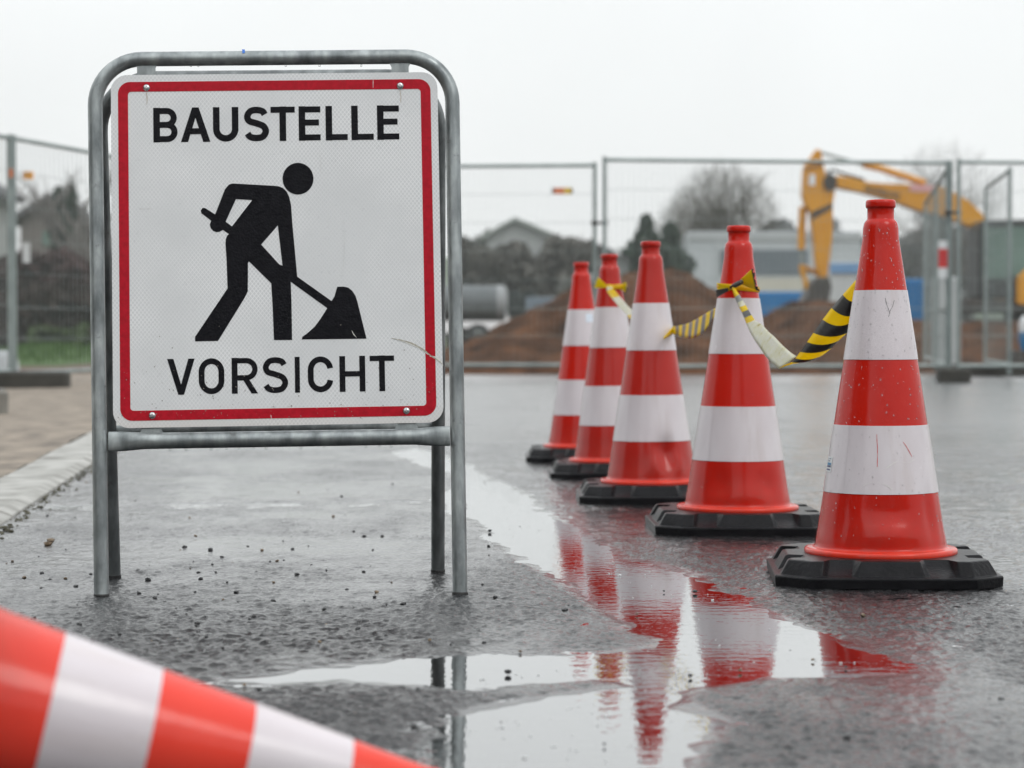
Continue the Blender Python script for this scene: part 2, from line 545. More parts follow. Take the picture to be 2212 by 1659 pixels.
# ------------------------------------------------------------------ road: one sheet, finely divided near the camera
xs = [-2.1]
while xs[-1] < 2.5: xs.append(xs[-1] + (.0036 if -1.3 < xs[-1] < 1.35 else .007))
st = .02
while xs[-1] < 60: xs.append(xs[-1] + st); st *= 1.35
st = .02
while xs[0] > -60: xs.insert(0, xs[0] - st); st *= 1.35
ys = [2.25]
while ys[-1] < 10: ys.append(ys[-1] + max(.0032, .00042 * ys[-1] ** 2))
st = .1
while ys[-1] < 25.2: ys.append(min(25.2, ys[-1] + st)); st *= 1.12
st = .02
while ys[0] > -40: ys.insert(0, ys[0] - st); st *= 1.4
xs = np.array(xs); ys = np.array(ys)
GX, GY = np.meshgrid(xs, ys)
near = (GX > -2.2) & (GX < 2.6) & (GY > 2.2) & (GY < 10.5)
S1 = np.full(GX.shape, -2.0); S1[near] = sdf(GX[near], GY[near], PW)
S2 = np.full(GX.shape, -2.0); S2[near] = sdf(GX[near], GY[near], SEAM)
nz_ = (vnoise(GX, GY, .030, 4) - .5) * .0016 + (vnoise(GX, GY, .085, 2) - .5) * .0022 + (vnoise(GX, GY, .25, 3) - .5) * .0014 + (vnoise(GX, GY, .9, 4) - .5) * .0012
fade = np.where(near, 1.0, .25)
WET = np.clip(1 + S1 / .045, 0, 1)
H = np.zeros(GX.shape)
dd_ = GY * CP - (H - HC) * SP; dd_ = np.where(dd_ < .3, .3, dd_)
QX = CX + FPX * GX / dd_; QY = CY - FPX * (GY * SP + (H - HC) * CP) / dd_
FILM = np.full(GX.shape, .42) + np.clip((GY - 5.5) * .07, 0, .55)
for qx, qy, ax_, ay_, am in ((620, 1185, 480, 26, .55), (880, 1262, 170, 34, .45), (250, 1120, 300, 20, .3), (480, 1385, 620, 62, -.55), (760, 1560, 420, 60, -.5), (1180, 1250, 160, 40, -.25), (1080, 1330, 260, 40, -.1),
                          (1450, 1180, 200, 30, -.2), (1650, 1240, 160, 30, -.3), (1990, 1330, 260, 60, -.45), (1850, 1580, 420, 90, -.30), (550, 1010, 400, 22, -.15), (1010, 1060, 120, 50, .3), (2100, 1080, 200, 60, .15)):
    FILM += am * np.exp(-((QX - qx) / ax_) ** 2 - ((QY - qy) / ay_) ** 2)
fb = sum(w_ * (vnoise(GX * 1.15, GY * .8, sc_, sd_) - .5) for w_, sc_, sd_ in ((1, .55, 0), (.7, .24, 1), (.5, .10, 2), (.35, .045, 3), (.3, .02, 4)))
FILM = np.clip((FILM + fb * .75 - .12) / .85, 0, .8)
FILM = np.maximum(FILM, np.clip((WET - .45) / .5, 0, 1))
lump = (vnoise(GX, GY, .0072, 6) ** 1.5 - .4) * .0030 + (vnoise(GX, GY, .0125, 7) ** 1.6 - .4) * .0056 + (vnoise(GX + 5, GY, .026, 1) - .5) * .0026
# standing film levels the grains out
H = nz_ * fade + lump * np.clip(1.12 - 1.1 * FILM, 0, 1) * .8 * np.where(near, 1, 0) + np.clip(-.055 * (S1 + .035), -.008, .0)
H = H + np.clip(.0012 + .03 * (-S1 - .09), 0, .0012)
gs = np.clip(1 + S2 / .02, 0, 1) * np.clip((vnoise(GX, GY, .12, 5) - .25) * 3, 0, 1)
H -= gs * .0035
WET = np.maximum(WET, gs); FILM = np.maximum(FILM, gs)
me = bpy.data.meshes.new("road")
ny, nx = GX.shape
idx = np.arange(nx * ny).reshape(ny, nx)
quads = np.stack([idx[:-1, :-1], idx[:-1, 1:], idx[1:, 1:], idx[1:, :-1]], -1).reshape(-1, 4)
me.vertices.add(nx * ny); me.vertices.foreach_set('co', np.stack([GX, GY, H], -1).astype(np.float32).ravel())
me.loops.add(quads.size); me.loops.foreach_set('vertex_index', quads.ravel().astype(np.int32))
me.polygons.add(len(quads)); me.polygons.foreach_set('loop_start', (np.arange(len(quads)) * 4).astype(np.int32))
me.polygons.foreach_set('loop_total', np.full(len(quads), 4, np.int32))
me.polygons.foreach_set('use_smooth', np.ones(len(quads), bool))
me.update(calc_edges=True)
a_ = me.attributes.new("wet", 'FLOAT', 'POINT'); a_.data.foreach_set('value', WET.astype(np.float32).ravel())
a_ = me.attributes.new("film", 'FLOAT', 'POINT'); a_.data.foreach_set('value', FILM.astype(np.float32).ravel())
me.materials.append(M['asphalt'])
road = bpy.data.objects.new("road", me); COL.objects.link(road)
tag(road, kind='structure')

WATER_Z = -.0022
wb = MB()
wb.add([(-1.2, 1.6, WATER_Z), (1.4, 1.6, WATER_Z), (1.4, 9.6, WATER_Z), (-1.2, 9.6, WATER_Z)], [(0, 1, 2, 3)])
wb.add([(-1.32, 6.25, WATER_Z), (-1.205, 6.25, WATER_Z), (-1.205, 6.6, WATER_Z), (-1.32, 6.6, WATER_Z)], [(0, 1, 2, 3)])
tag(wb.build("puddle_water", M['water']), kind='structure')

# ground under and beyond the road, out to the horizon
mg = Mat("site_ground", (.1, .06, .04, 1), .9)
g1 = mg.ramp(mg.noise(.35, 8), [(.3, (.050, .030, .020)), (.55, (.11, .068, .043)), (.75, (.16, .105, .07))])
g2 = mg.ramp(mg.noise(.08, 6), [(.3, (.035, .055, .02)), (.7, (.07, .085, .035))])
sy = mg.n("ShaderNodeSeparateXYZ"); mg.l(mg.co(), sy.inputs[0])
mg.set('Base Color', mg.mix(mg.rng(sy.outputs['Y'], 55, 75, 0, 1), g1, g2))
gb = MB()
gb.add([(-270, -105, -.03), (270, -105, -.03), (270, 295, -.03), (-270, 295, -.03)], [(0, 1, 2, 3)])
tag(gb.build("ground", mg.m), kind='structure')

# verge of sandy earth left of the kerb
kx = lambda y: -1.40 - .098 * (y - 6.92)
vb = MB()
rows = []
for y in np.concatenate([np.arange(1, 12, .12), np.arange(12, 25.3, .4)]):
    x1 = kx(y) - .205
    r_ = []
    for t in np.linspace(0, 1, 60) ** 2.2:
        x = x1 - t * (30 + x1)
        z = .018 + (float(vnoise(x, y, .22, 2)) - .5) * .016 + (float(vnoise(x, y, .9, 3)) - .5) * .03 * min(1, t * 8)
        r_.append((x, y, z))
    rows.append(r_)
vb.grid(rows)
tag(vb.build("sandy_verge", M['sand'], smooth=True, sharp=180), kind='structure')
kb = MB()
y = 1.9
while y < 25:
    L_ = .995
    if y < 6.35 < y + L_: L_ = 6.35 - y
    a0, a1 = kx(y), kx(y + L_)
    dz = .022 + rnd.uniform(-.003, .003)
    for z0 in (0,):
        vs = [(a0 - .20, y, -.02), (a0, y, -.02), (a1, y + L_, -.02), (a1 - .20, y + L_, -.02),
              (a0 - .20, y, dz), (a0 - .035, y, dz), (a1 - .035, y + L_, dz), (a1 - .20, y + L_, dz), (a0, y, dz - .014), (a1, y + L_, dz - .014)]
        kb.add(vs, [(4, 5, 6, 7), (5, 8, 9, 6), (8, 1, 2, 9), (0, 1, 8, 5, 4), (3, 7, 6, 9, 2), (0, 4, 7, 3)])
    y += L_ + .012
tag(kb.build("kerb", M['kerb'], bevel=.004), kind='structure')
# crumbs and moss along the foot of the kerb
db = MB()
for k in range(420):
    y = rnd.uniform(4.6, 11); r_ = rnd.uniform(.002, .0075)
    db.ico((kx(y) + abs(rnd.gauss(0, .02)) + .003, y, r_ * .3), r_, (1, 1.3, .6), .35)
tag(db.build("kerb_dirt", noisy("kerb_dirt", (.03, .028, .02, 1), (.09, .085, .05, 1), 20, .9)), kind='stuff')

# loose grit on the asphalt
pb = MB(); pb2 = MB()
for k in range(210):
    u_ = rnd.random()
    if u_ < .6: px, py = rnd.gauss(480, 300), rnd.uniform(1150, 1420)
    elif u_ < .8: px, py = rnd.uniform(0, 2212), rnd.uniform(1120, 1640)
    else: px, py = rnd.uniform(100, 1100), rnd.uniform(1040, 1230)
    p = onz(px, py); r_ = rnd.choice((.0016, .002, .0024, .003, .0042)) * rnd.uniform(.8, 1.25)
    (pb if rnd.random() < .8 else pb2).ico((p.x, p.y, r_ * .6), r_, (1.2, 1, .8), .3, rot=Matrix.Rotation(rnd.uniform(0, 6.3), 3, 'Z'))
for px, py, r_ in ((110, 1172, .011), (104, 1180, .012), (455, 1190, .009), (398, 1185, .008), (480, 1206, .006), (790, 1346, .008), (1098, 1455, .007), (640, 1585, .006), (560, 1493, .006), (320, 1255, .007), (430, 1240, .006), (590, 1300, .006), (700, 1318, .006), (1500, 1280, .006), (170, 1353, .007)):
    p = onz(px, py); r_ *= .72
    (pb2 if px < 111 else pb).ico((p.x, p.y, r_ * .55), r_, (1.2, 1, .8), .28)
tag(pb.build("loose_grit", noisy("dark_grit", (.014, .016, .017, 1), (.04, .04, .042, 1), 90, .35)), kind='stuff')
tag(pb2.build("brown_grit", noisy("brown_grit", (.07, .045, .025, 1), (.20, .14, .08, 1), 60, .5)), kind='stuff')

# splashes of rain on the puddle
sb = MB()
inside = 0
while inside < 120:
    px, py = rnd.uniform(1000, 1950), rnd.uniform(1110, 1650)
    p = onz(px, py, WATER_Z)
    if sdf(np.array([p.x]), np.array([p.y]), PW)[0] < .03: continue
    inside += 1
    r_ = rnd.uniform(.0007, .0019)
    for q in range(rnd.choice((1, 1, 2, 4))):
        sb.ico((p.x + rnd.gauss(0, r_ * 1.6), p.y + rnd.gauss(0, r_), WATER_Z + r_ * rnd.uniform(.2, 1.4)), r_ * rnd.uniform(.5, 1), (1.1, 1, .8))
tag(sb.build("rain_splashes", noisy("splash_foam", (.75, .77, .78, 1), (.8, .82, .83, 1), 50, .2), smooth=True, sharp=180), kind='stuff')

# ================================================================== WARNING SIGN ON ITS A-FRAME
P0 = onz(219, 1290)
psi, lean, roll = R(3), R(6), R(.9)
SU = Vector((math.cos(psi) * math.cos(roll), math.sin(psi), math.sin(roll))).normalized()
SV = Vector((-math.sin(psi) * math.sin(lean), math.cos(psi) * math.sin(lean), math.cos(lean)))
SV = (SV - SU * SU.dot(SV)).normalized()
SN = SU.cross(SV)          # towards the viewer


def S(px, py, off=0.0):
    d = ray(px, py); o = Vector((0, 0, HC)); p0 = P0 + SN * off
    q = o + d * ((p0 - o).dot(SN) / d.dot(SN)) - p0
    return q.dot(SU), q.dot(SV)


def W(u, v, n=0.0): return P0 + SU * u + SV * v + SN * n


sign = empty("warning_sign", P0, "white roadworks sign with red border reading BAUSTELLE VORSICHT on a galvanised A-frame", "sign")
INV = Matrix.Translation(-P0)


def sb_build(mb, name, mat, parent=sign, **k):
    """geometry was made in world space: shift it into the sign's frame"""
    mb.v = [tuple(Vector(p) - P0) for p in mb.v]
    return mb.build(name, mat, parent, **k)


RT = .0137
uL0, uR0 = S(219, 1290)[0], S(994, 1278)[0]
uL1, uR1 = S(206.5, 300)[0], S(978, 300)[0]
vT = S(600, 125)[1]
rc = .088


def frame_path(bl, tl, tr, br, rad):
    """inverted U with rounded shoulders, straight corners given in space"""
    out = [bl]
    for a, c, b in ((bl, tl, tr), (tl, tr, br)):
        e1 = (a - c).normalized(); e2 = (b - c).normalized()
        s = c + e1 * rad; e = c + e2 * rad
        for k in range(13):
            t = k / 12
            # circle-like blend
            q = (1 - math.cos(t * math.pi / 2)), (1 - math.sin(t * math.pi / 2))
            out.append(c + e1 * rad * (1 - math.sin(t * math.pi / 2)) + e2 * rad * (1 - math.cos(t * math.pi / 2)))
    out.append(br)
    return out


def foot_of(top, low):
    """extend a leg down to the ground"""
    d = (low - top).normalized(); return top + d * ((.0035 - top.z) / d.z)


tl, tr = W(uL1 - .001, vT), W(uR1 + .001, vT)
bl = foot_of(tl, W(uL0, .05)); br = foot_of(tr, W(uR0, .05))
ff = MB(); ff.tube(frame_path(bl, tl, tr, br, rc), RT, 24)
sb_build(ff, "front_frame", M['galv'], smooth=True)
# rear frame, leaning the other way
rbl, rbr = onz(246, 1248), onz(946, 1236)
rtl, rtr = at(214, 170, 4.335), at(948, 164, 4.375)
rbl = foot_of(rtl, rbl); rbr = foot_of(rtr, rbr)
rf = MB(); rf.tube(frame_path(rbl, rtl, rtr, rbr, .10), RT, 24)
sb_build(rf, "rear_frame", M['galv_dark'], smooth=True)
for p in (bl, br, rbl, rbr):
    fb = MB(); fb.tube([(p.x, p.y, -.002), (p.x, p.y, .0045), (p.x, p.y, .0065)], [.0148, .0148, .0138], 20)
    sb_build(fb, "rubber_foot", M['rubber'])


def crossbar(a, b, r, name, mat):
    """tube with its two ends pressed flat against the legs"""
    a, b = Vector(a), Vector(b); n = 30; path = []; fl = []
    for k in range(n + 1):
        t = k / n; x = t * (b - a).length
        path.append(a.lerp(b, t))
        e = min(x, (b - a).length - x)
        q = max(0, min(1, (e - .022) / .05)); q = q * q * (3 - 2 * q)
        fl.append((1.22 + (1 - 1.22) * q, .30 + .70 * q))
    m = MB(); m.tube(path, r, 22, up=SV, flat=fl)
    return sb_build(m, name, mat, smooth=True)


cl = S(235, 954.3); cr = S(972, 942.3)
crossbar(W(cl[0], cl[1], .004), W(cr[0], cr[1], .004), .0150, "crossbar", M['galv'])
for (px, py) in ((238, 954), (968, 942)):
    u_, v_ = S(px, py); m = MB()
    m.tube([W(u_ - .012, v_ - .020, .004), W(u_ - .011, v_, .006), W(u_ - .012, v_ + .020, .004)] if px < 500 else [W(u_ + .012, v_ - .020, .004), W(u_ + .011, v_, .006), W(u_ + .012, v_ + .020, .004)], .0065, 10)
    sb_build(m, "weld_bead", M['galv'], smooth=True)
ra, rb_ = at(250, 934, 4.47), at(948, 924, 4.55)
m = MB(); m.tube([ra, rb_], .0137, 18); sb_build(m, "rear_crossbar", M['galv_dark'], smooth=True)

# mounting tabs: plates welded to the bars
for x0, x1, y0, y1 in ((296.5, 336, 133, 172), (846, 882.5, 131, 170), (308, 347, 905, 948), (858.5, 898, 895, 938)):
    m = MB()
    a = S(x0, y1); b = S(x1, y0); top = y0 < 500
    u0, v0, u1, v1 = a[0], a[1], b[0], b[1]
    fl_ = .004
    if top: ring = [(u0, v0), (u1, v0), (u1, v1 - .012), (u1 + fl_, v1 - .004), (u1 + fl_, v1), (u0 - fl_, v1), (u0 - fl_, v1 - .004), (u0, v1 - .012)]
    else: ring = [(u0 - fl_, v0), (u1 + fl_, v0), (u1 + fl_, v0 + .012), (u1, v0 + .018), (u1, v1), (u0, v1), (u0, v0 + .018), (u0 - fl_, v0 + .012)]
    m.prism([ring], lambda x, y, t: W(x, y, t), -.0005, .0035)
    sb_build(m, "mounting_tab", M['galv'])

# sign panel
PN = .0072


def rrect(u0, v0, u1, v1, r, n=10):
    out = []
    for cx_, cy_, a0 in ((u1 - r, v1 - r, 0), (u0 + r, v1 - r, 90), (u0 + r, v0 + r, 180), (u1 - r, v0 + r, 270)):
        for k in range(n + 1):
            a = R(a0 + 90 * k / n); out.append((cx_ + r * math.cos(a), cy_ + r * math.sin(a)))
    return out


def Sq(px, py): return S(px, py, PN)


q = [Sq(237.5, 162.5), Sq(946, 155.5), Sq(957, 913), Sq(246, 925)]
pu0 = (q[0][0] + q[3][0]) / 2; pu1 = (q[1][0] + q[2][0]) / 2; pv1 = (q[0][1] + q[1][1]) / 2; pv0 = (q[2][1] + q[3][1]) / 2
m = MB(); m.prism([rrect(pu0, pv0, pu1, pv1, .030, 14)], lambda x, y, t: W(x, y, t), .0042, PN)
panel = sb_build(m, "sign_panel", [M['signface'], M['alu']], bevel=.0004)
uvl = panel.data.uv_layers.new(name="uv")
for lp in panel.data.loops:
    p = Vector(panel.data.vertices[lp.vertex_index].co)
    uvl.data[lp.index].uv = (p.dot(SU), p.dot(SV))
for pl in panel.data.polygons:
    if pl.normal.dot(SN) < .5: pl.material_index = 1
b0, b1 = .0133, .0133 + .0186
m = MB(); m.prism([rrect(pu0 + b0, pv0 + b0, pu1 - b0, pv1 - b0, .0225, 12), rrect(pu0 + b1, pv0 + b1, pu1 - b1, pv1 - b1, .0062, 8)[::-1]], lambda x, y, t: W(x, y, t), PN + .0001, PN + .0005)
sb_build(m, "red_border", M['red'], panel)


# lettering
def stroke(mb, pts, t, z, org, closed=False):
    P = [np.array(p, float) for p in pts]; n = len(P); Lf, Rt = [], []
    for k in range(n):
        a = P[k - 1] if (k or closed) else P[k]; b = P[(k + 1) % n] if (k < n - 1 or closed) else P[k]
        d1 = P[k] - a; d2 = b - P[k]
        d1 = d1 / (np.linalg.norm(d1) + 1e-12); d2 = d2 / (np.linalg.norm(d2) + 1e-12)
        if not d1.any(): d1 = d2
        if not d2.any(): d2 = d1
        n1 = np.array([-d1[1], d1[0]]); n2 = np.array([-d2[1], d2[0]]); nn = n1 + n2; nn /= np.linalg.norm(nn)
        ml = t / 2 / max(.35, nn @ n1)
        Lf.append(P[k] + nn * ml); Rt.append(P[k] - nn * ml)
    rows = []
    for A, B in zip(Lf, Rt):
        rows.append([W(org[0] + A[0], org[1] + A[1], PN + .0001), W(org[0] + A[0], org[1] + A[1], z), W(org[0] + B[0], org[1] + B[1], z), W(org[0] + B[0], org[1] + B[1], PN + .0001)])
    if closed: rows.append(rows[0])
    mb.grid(rows, closed=True)
    if not closed:
        mb.add(rows[0], [(0, 1, 2, 3)]); mb.add(rows[-1], [(0, 1, 2, 3)])


def quad2(mb, ring, z, org):
    mb.prism([[(org[0] + x, org[1] + y) for x, y in ring]], lambda x, y, t: W(x, y, t), PN + .0001, z)


def arc(cx_, cy_, rx, ry, a0, a1, n=10): return [(cx_ + rx * math.cos(R(a0 + (a1 - a0) * k / n)), cy_ + ry * math.sin(R(a0 + (a1 - a0) * k / n))) for k in range(n + 1)]


def letter(mb, ch, org, w_, h, t):
    e = t / 2; Z = [PN + .00045 + .00006 * k for k in range(5)]
    x0, x1, y0, y1 = e, w_ - e, e, h - e
    th = t * .92
    st = lambda pts, k=0, closed=False, tt=None: stroke(mb, pts, tt or t, Z[k], org, closed)
    if ch == 'I': st([(w_ / 2, 0), (w_ / 2, h)], tt=w_)
    elif ch == 'L': st([(x0, 0), (x0, h)]); st([(0, y0), (w_, y0)], 1, tt=th)
    elif ch == 'E':
        st([(x0, 0), (x0, h)])
        for k, (yy, ww) in enumerate(((y0, w_), (h * .525, w_ * .93), (y1, w_))): st([(t * .5, yy), (ww, yy)], k + 1, tt=th)
    elif ch == 'T': st([(w_ / 2, 0), (w_ / 2, h)]); st([(0, y1), (w_, y1)], 1, tt=th)
    elif ch == 'H':
        st([(x0, 0), (x0, h)]); st([(x1, 0), (x1, h)], 1); st([(x0, h * .5), (x1, h * .5)], 2, tt=th)
    elif ch == 'U':
        r_ = (x1 - x0) / 2
        st([(x0, h), (x0, y0 + r_)] + arc(x0 + r_, y0 + r_, r_, r_, 180, 360, 20)[1:] + [(x1, h)])
    elif ch in 'AV':
        f = (lambda x, y: (x, y)) if ch == 'A' else (lambda x, y: (x, h - y))
        b = t * 1.08
        quad2(mb, [f(0, 0), f(b, 0), f(w_ / 2 + t * .50, h), f(w_ / 2 - t * .50, h)], Z[0], org)
        quad2(mb, [f(w_ - b, 0), f(w_, 0), f(w_ / 2 + t * .50, h), f(w_ / 2 - t * .50, h)], Z[1], org)
        if ch == 'A': quad2(mb, [(w_ * .18, h * .225), (w_ * .82, h * .225), (w_ * .77, h * .225 + th), (w_ * .23, h * .225 + th)], Z[2], org)
    elif ch == 'O':
        r_ = (x1 - x0) / 2; ry = r_ * 1.08
        st(arc(w_ / 2, y1 - ry, r_, ry, 0, 180, 20) + arc(w_ / 2, y0 + ry, r_, ry, 180, 360, 20), closed=True)
    elif ch == 'C':
        r_ = (x1 - x0) / 2; ry = r_ * 1.08
        st([(x1, y1 - ry * 1.02)][:0] + arc(w_ / 2, y1 - ry, r_, ry, 8, 180, 20) + arc(w_ / 2, y0 + ry, r_, ry, 180, 352, 20))
    elif ch == 'S':
        ux = lambda x: x0 + x * (x1 - x0); uy = lambda y: y0 + y * (y1 - y0)
        pts = [(.95, .84), (.82, .955), (.5, 1), (.19, .955), (.02, .78), (.12, .61), (.5, .525), (.87, .42), (1.0, .235), (.84, .05), (.5, 0), (.17, .045), (.02, .165)]
        st(catmull([(ux(a), uy(b)) for a, b in pts], 7))
    elif ch in 'BR':
        st([(x0, 0), (x0, h)])
        ym = h * .505 if ch == 'B' else h * .44
        r1 = (y1 - ym) / 2; xr = w_ * .97 - e if ch == 'B' else x1
        st([(x0, y1), (xr - r1, y1)] + arc(xr - r1, (y1 + ym) / 2, r1, r1, 90, -90, 16)[1:] + [(x0, ym)], 1, tt=th)
        if ch == 'B':
            r2 = (ym - y0) / 2
            st([(x0, ym), (x1 - r2, ym)] + arc(x1 - r2, (y0 + ym) / 2, r2, r2, 90, -90, 16)[1:] + [(x0, y0)], 2, tt=th)
        else:
            quad2(mb, [(w_ - t * 1.12, 0), (w_, 0), (w_ * .60 + t * .1, ym), (w_ * .60 - t * .95, ym)], Z[2], org)


def word(text, boxes, tops, bots, zf, t):
    mb = MB()
    xa, xb = boxes[0][0], boxes[-1][1]
    for ch, (a, b) in zip(text, boxes):
        k = (a - xa) / (xb - xa); k2 = (b - xa) / (xb - xa)
        yb = bots[0] + (bots[1] - bots[0]) * k; yt = tops[0] + (tops[1] - tops[0]) * k
        p = Sq(*zf(a, yb)); q_ = Sq(*zf(b, bots[0] + (bots[1] - bots[0]) * k2)); r_ = Sq(*zf(a, yt))
        letter(mb, ch, p, q_[0] - p[0], r_[1] - p[1], t)
    return sb_build(mb, "lettering", M['black'], panel)


z1 = lambda x, y: (144 + x * .41232, 76.8 + y * .41232)
z2 = lambda x, y: (144 + x * .41232, 710.4 + y * .41232)
word("BAUSTELLE", [(455, 583), (599, 753), (768, 901), (929, 1061), (1070, 1197), (1217, 1331), (1358, 1473), (1493, 1609), (1628, 1743)], (379, 365), (560, 545), z1, .0122)
word("VORSICHT", [(528, 672), (693, 827), (866, 1003), (1028, 1161), (1197, 1223), (1265, 1398), (1431, 1566), (1590, 1718)], (158, 138), (346, 325), z2, .0107)

# pictogram of a digging worker
BODY = [(842, 790), (850, 781), (870, 775), (1085, 787), (1112, 790), (1134, 799), (1153, 818), (1166, 845), (1176, 890), (1182, 980), (1195, 1120), (1208, 1263), (1388, 1391), (1403, 1367), (1412, 1335), (1418, 1316),
        (1450, 1315), (1476, 1321), (1497, 1338), (1514, 1365), (1522, 1390), (1571, 1588), (1232, 1592), (1235, 1578), (1258, 1562), (1300, 1525), (1330, 1484), (1365, 1428), (1174, 1290), (1178, 1400), (1181, 1595), (1086, 1595),
        (1080, 1440), (1072, 1298), (962, 1190), (954, 1183), (950, 1192), (949, 1340), (932, 1375), (793, 1600), (673, 1602), (673, 1578), (843, 1325), (838, 1180), (832, 1090), (834, 1065), (841, 1048), (850, 1040), (818, 1018),
        (802, 1028), (785, 1030), (768, 1024), (755, 1010), (750, 990), (757, 970), (706, 931), (703, 917), (711, 903), (726, 904), (778, 937), (829, 806)]
H1 = [(887, 857), (972, 862), (866, 1000), (833, 975)]
H2 = [(1106, 995), (1131, 1206), (1113, 1198), (1019, 1095)]
mapz = lambda pl: [Sq(*z1(*p)) for p in pl]
pm = MB()
pm.prism([mapz(BODY), mapz(H1)[::-1], mapz(H2)[::-1]], lambda x, y, t: W(x, y, t), PN + .0001, PN + .0005)
pm.prism([mapz([(1212 + 81 * math.cos(R(a)), 750 + 83 * math.sin(R(a))) for a in range(0, 360, 8)])], lambda x, y, t: W(x, y, t), PN + .0001, PN + .0005)
sb_build(pm, "pictogram", M['black'], panel)

for px, py in ((316.5, 189.5), (864.5, 185.5), (329, 897.5), (878, 887.5)):
    u_, v_ = Sq(px, py); m = MB()
    prof = [(.0066, 0), (.0066, .0008), (.0058, .0022), (.0040, .0033), (.0020, .0037)]
    m.grid([[W(u_ + r_ * math.cos(a), v_ + r_ * math.sin(a), PN + .0004 + z) for a in (2 * math.pi * k / 18 for k in range(18))] for r_, z in prof], closed=True)
    m.add([W(u_ + .002 * math.cos(a), v_ + .002 * math.sin(a), PN + .0030) for a in (2 * math.pi * k / 6 for k in range(6))], [tuple(range(6))])
    sb_build(m, "screw", M['screw'], panel, smooth=True)

# the long scratch at the lower right and scuffs
def scrape(pts, wd, mat, name, parent=panel):
    mb = MB(); c = [np.array(Sq(*p)) for p in catmull(pts, 5)]
    rows = []
    for k, p in enumerate(c):
        d = c[min(k + 1, len(c) - 1)] - c[max(k - 1, 0)]; d /= np.linalg.norm(d); n_ = np.array([-d[1], d[0]])
        ww = wd * (.35 + .65 * math.sin(math.pi * min(1, (k + .6) / len(c)))) * rnd.uniform(.6, 1.2)
        rows.append([W(*(p + n_ * ww), PN + .00062), W(*(p - n_ * ww), PN + .00062)])
    mb.grid(rows); return sb_build(mb, name, mat, parent)


M['scr'] = noisy("scratch_grey", (.22, .20, .16, 1), (.50, .48, .40, 1), 300, .7)
M['scr_l'] = noisy("scratch_pale", (.62, .62, .58, 1), (.80, .80, .76, 1), 300, .6)
scrape([(846, 731), (868, 735), (890, 742), (912, 754), (930, 768), (944, 777), (955, 786)], .0013, M['scr'], "scratch")
scrape([(855, 733), (880, 741), (905, 752), (925, 766)], .0008, M['scr_l'], "scratch")
scrape([(928, 769), (940, 772), (950, 779), (957, 790)], .0016, M['scr_l'], "scratch")
scrape([(760, 714), (764, 722), (770, 729)], .0006, M['scr_l'], "scratch")
M['scr_f'] = noisy("scratch_faint", (.70, .71, .71, 1), (.62, .62, .62, 1), 300, .6)
for pts in ([(742, 470), (744, 530), (741, 590)], [(690, 330), (693, 352), (692, 372)], [(812, 560), (818, 575), (829, 586)], [(300, 450), (312, 451), (326, 450)], [(806, 166), (806, 190)], [(585, 896), (587, 908)]):
    scrape(pts, .00045, M['scr_f'], "scratch")
M['run'] = noisy("rust_run", (.46, .40, .34, 1), (.60, .57, .53, 1), 300, .7)
for px, py in ((317, 199), (865, 195)): scrape([(px - 1, py), (px, py + 7), (px + 1, py + 16), (px, py + 27)], .0011, M['run'], "rust_run")
sp = MB(); rgs = random.Random(77)
for k in range(230):
    px = rgs.uniform(255, 945); py = 905 - abs(rgs.gauss(0, 70)); u_, v_ = Sq(px, py); r_ = rgs.choice((.0004, .0005, .0007, .0011))
    sp.add([W(u_ + r_ * math.cos(a) * rgs.uniform(.7, 1.2), v_ + r_ * math.sin(a) * rgs.uniform(.7, 1.4), PN + .00064) for a in (k2 * 1.047 for k2 in range(6))], [tuple(range(6))])
tag(sb_build(sp, "mud_specks", noisy("mud_specks", (.10, .09, .08, 1), (.30, .28, .25, 1), 300, .8), panel), kind='stuff')
# blue paint fleck on the top tube
u_, v_ = S(527, 114); m = MB()
m.add([W(u_ - .0022, v_ - .004, .0128), W(u_ + .0028, v_ - .003, .0128), W(u_ + .0022, v_ + .004, .0100), W(u_ - .0028, v_ + .0045, .0100)], [(0, 1, 2, 3)])
sb_build(m, "paint_fleck", noisy("blue_paint", (.02, .12, .55, 1), (.03, .2, .65, 1), 100, .5))
# drops hanging from the two bars
db = MB()
for px in (368, 402, 456, 489.5, 548, 575, 516, 650, 700, 790, 820, 845, 905):
    t = (px - 239) / (968.6 - 239); py = 954.5 + (942.5 - 954.5) * t
    u_, v_ = S(px, py); r_ = rnd.choice((.0026, .0030, .0020))
    c = W(u_, v_ - .0150 - r_ * .55, .004)
    db.ico(c, r_, (1, 1, 1.25))
for px in (412, 428, 617, 690, 780):
    u_, v_ = S(px, 125); c = W(u_, v_ - RT - .0012, 0); db.ico(c, .0024, (1, 1, 1.2))
tag(sb_build(db, "water_drops", M['drop'], smooth=True, sharp=180), kind='stuff')

# ================================================================== TRAFFIC CONES
PROF = [(.746, .0235), (.7462, .0265), (.7445, .0288), (.741, .0296), (.734, .0296), (.7310, .0290), (.7295, .0268), (.7280, .0262), (.7085, .0266), (.7070, .0275), (.7040, .0305), (.7000, .0328), (.6900, .0350)]
PROF += [(z, .0515 + (.5678 - z) * .153) for z in np.arange(.67, .10, -.018)]
PROF += [(.094, .1243), (.082, .1270), (.072, .1285), (.0660, .1292), (.0625, .1310), (.0612, .1360), (.0608, .1430), (.0595, .1478), (.0570, .1500), (.0520, .1506), (.0485, .1495)]
PZ = np.array([p[0] for p in PROF]); PR = np.array([p[1] for p in PROF])


def radius(z): return float(np.interp(z, PZ[::-1], PR[::-1]))


def dentf(dents):
    def f(th, z):
        d = 0
        for t0, z0, st_, sz, amp in dents:
            a = (th - t0 + math.pi) % (2 * math.pi) - math.pi
            d += 1.9 * amp * math.exp(-(a / st_) ** 2 - ((z - z0) / sz) ** 2)
        return d
    return f


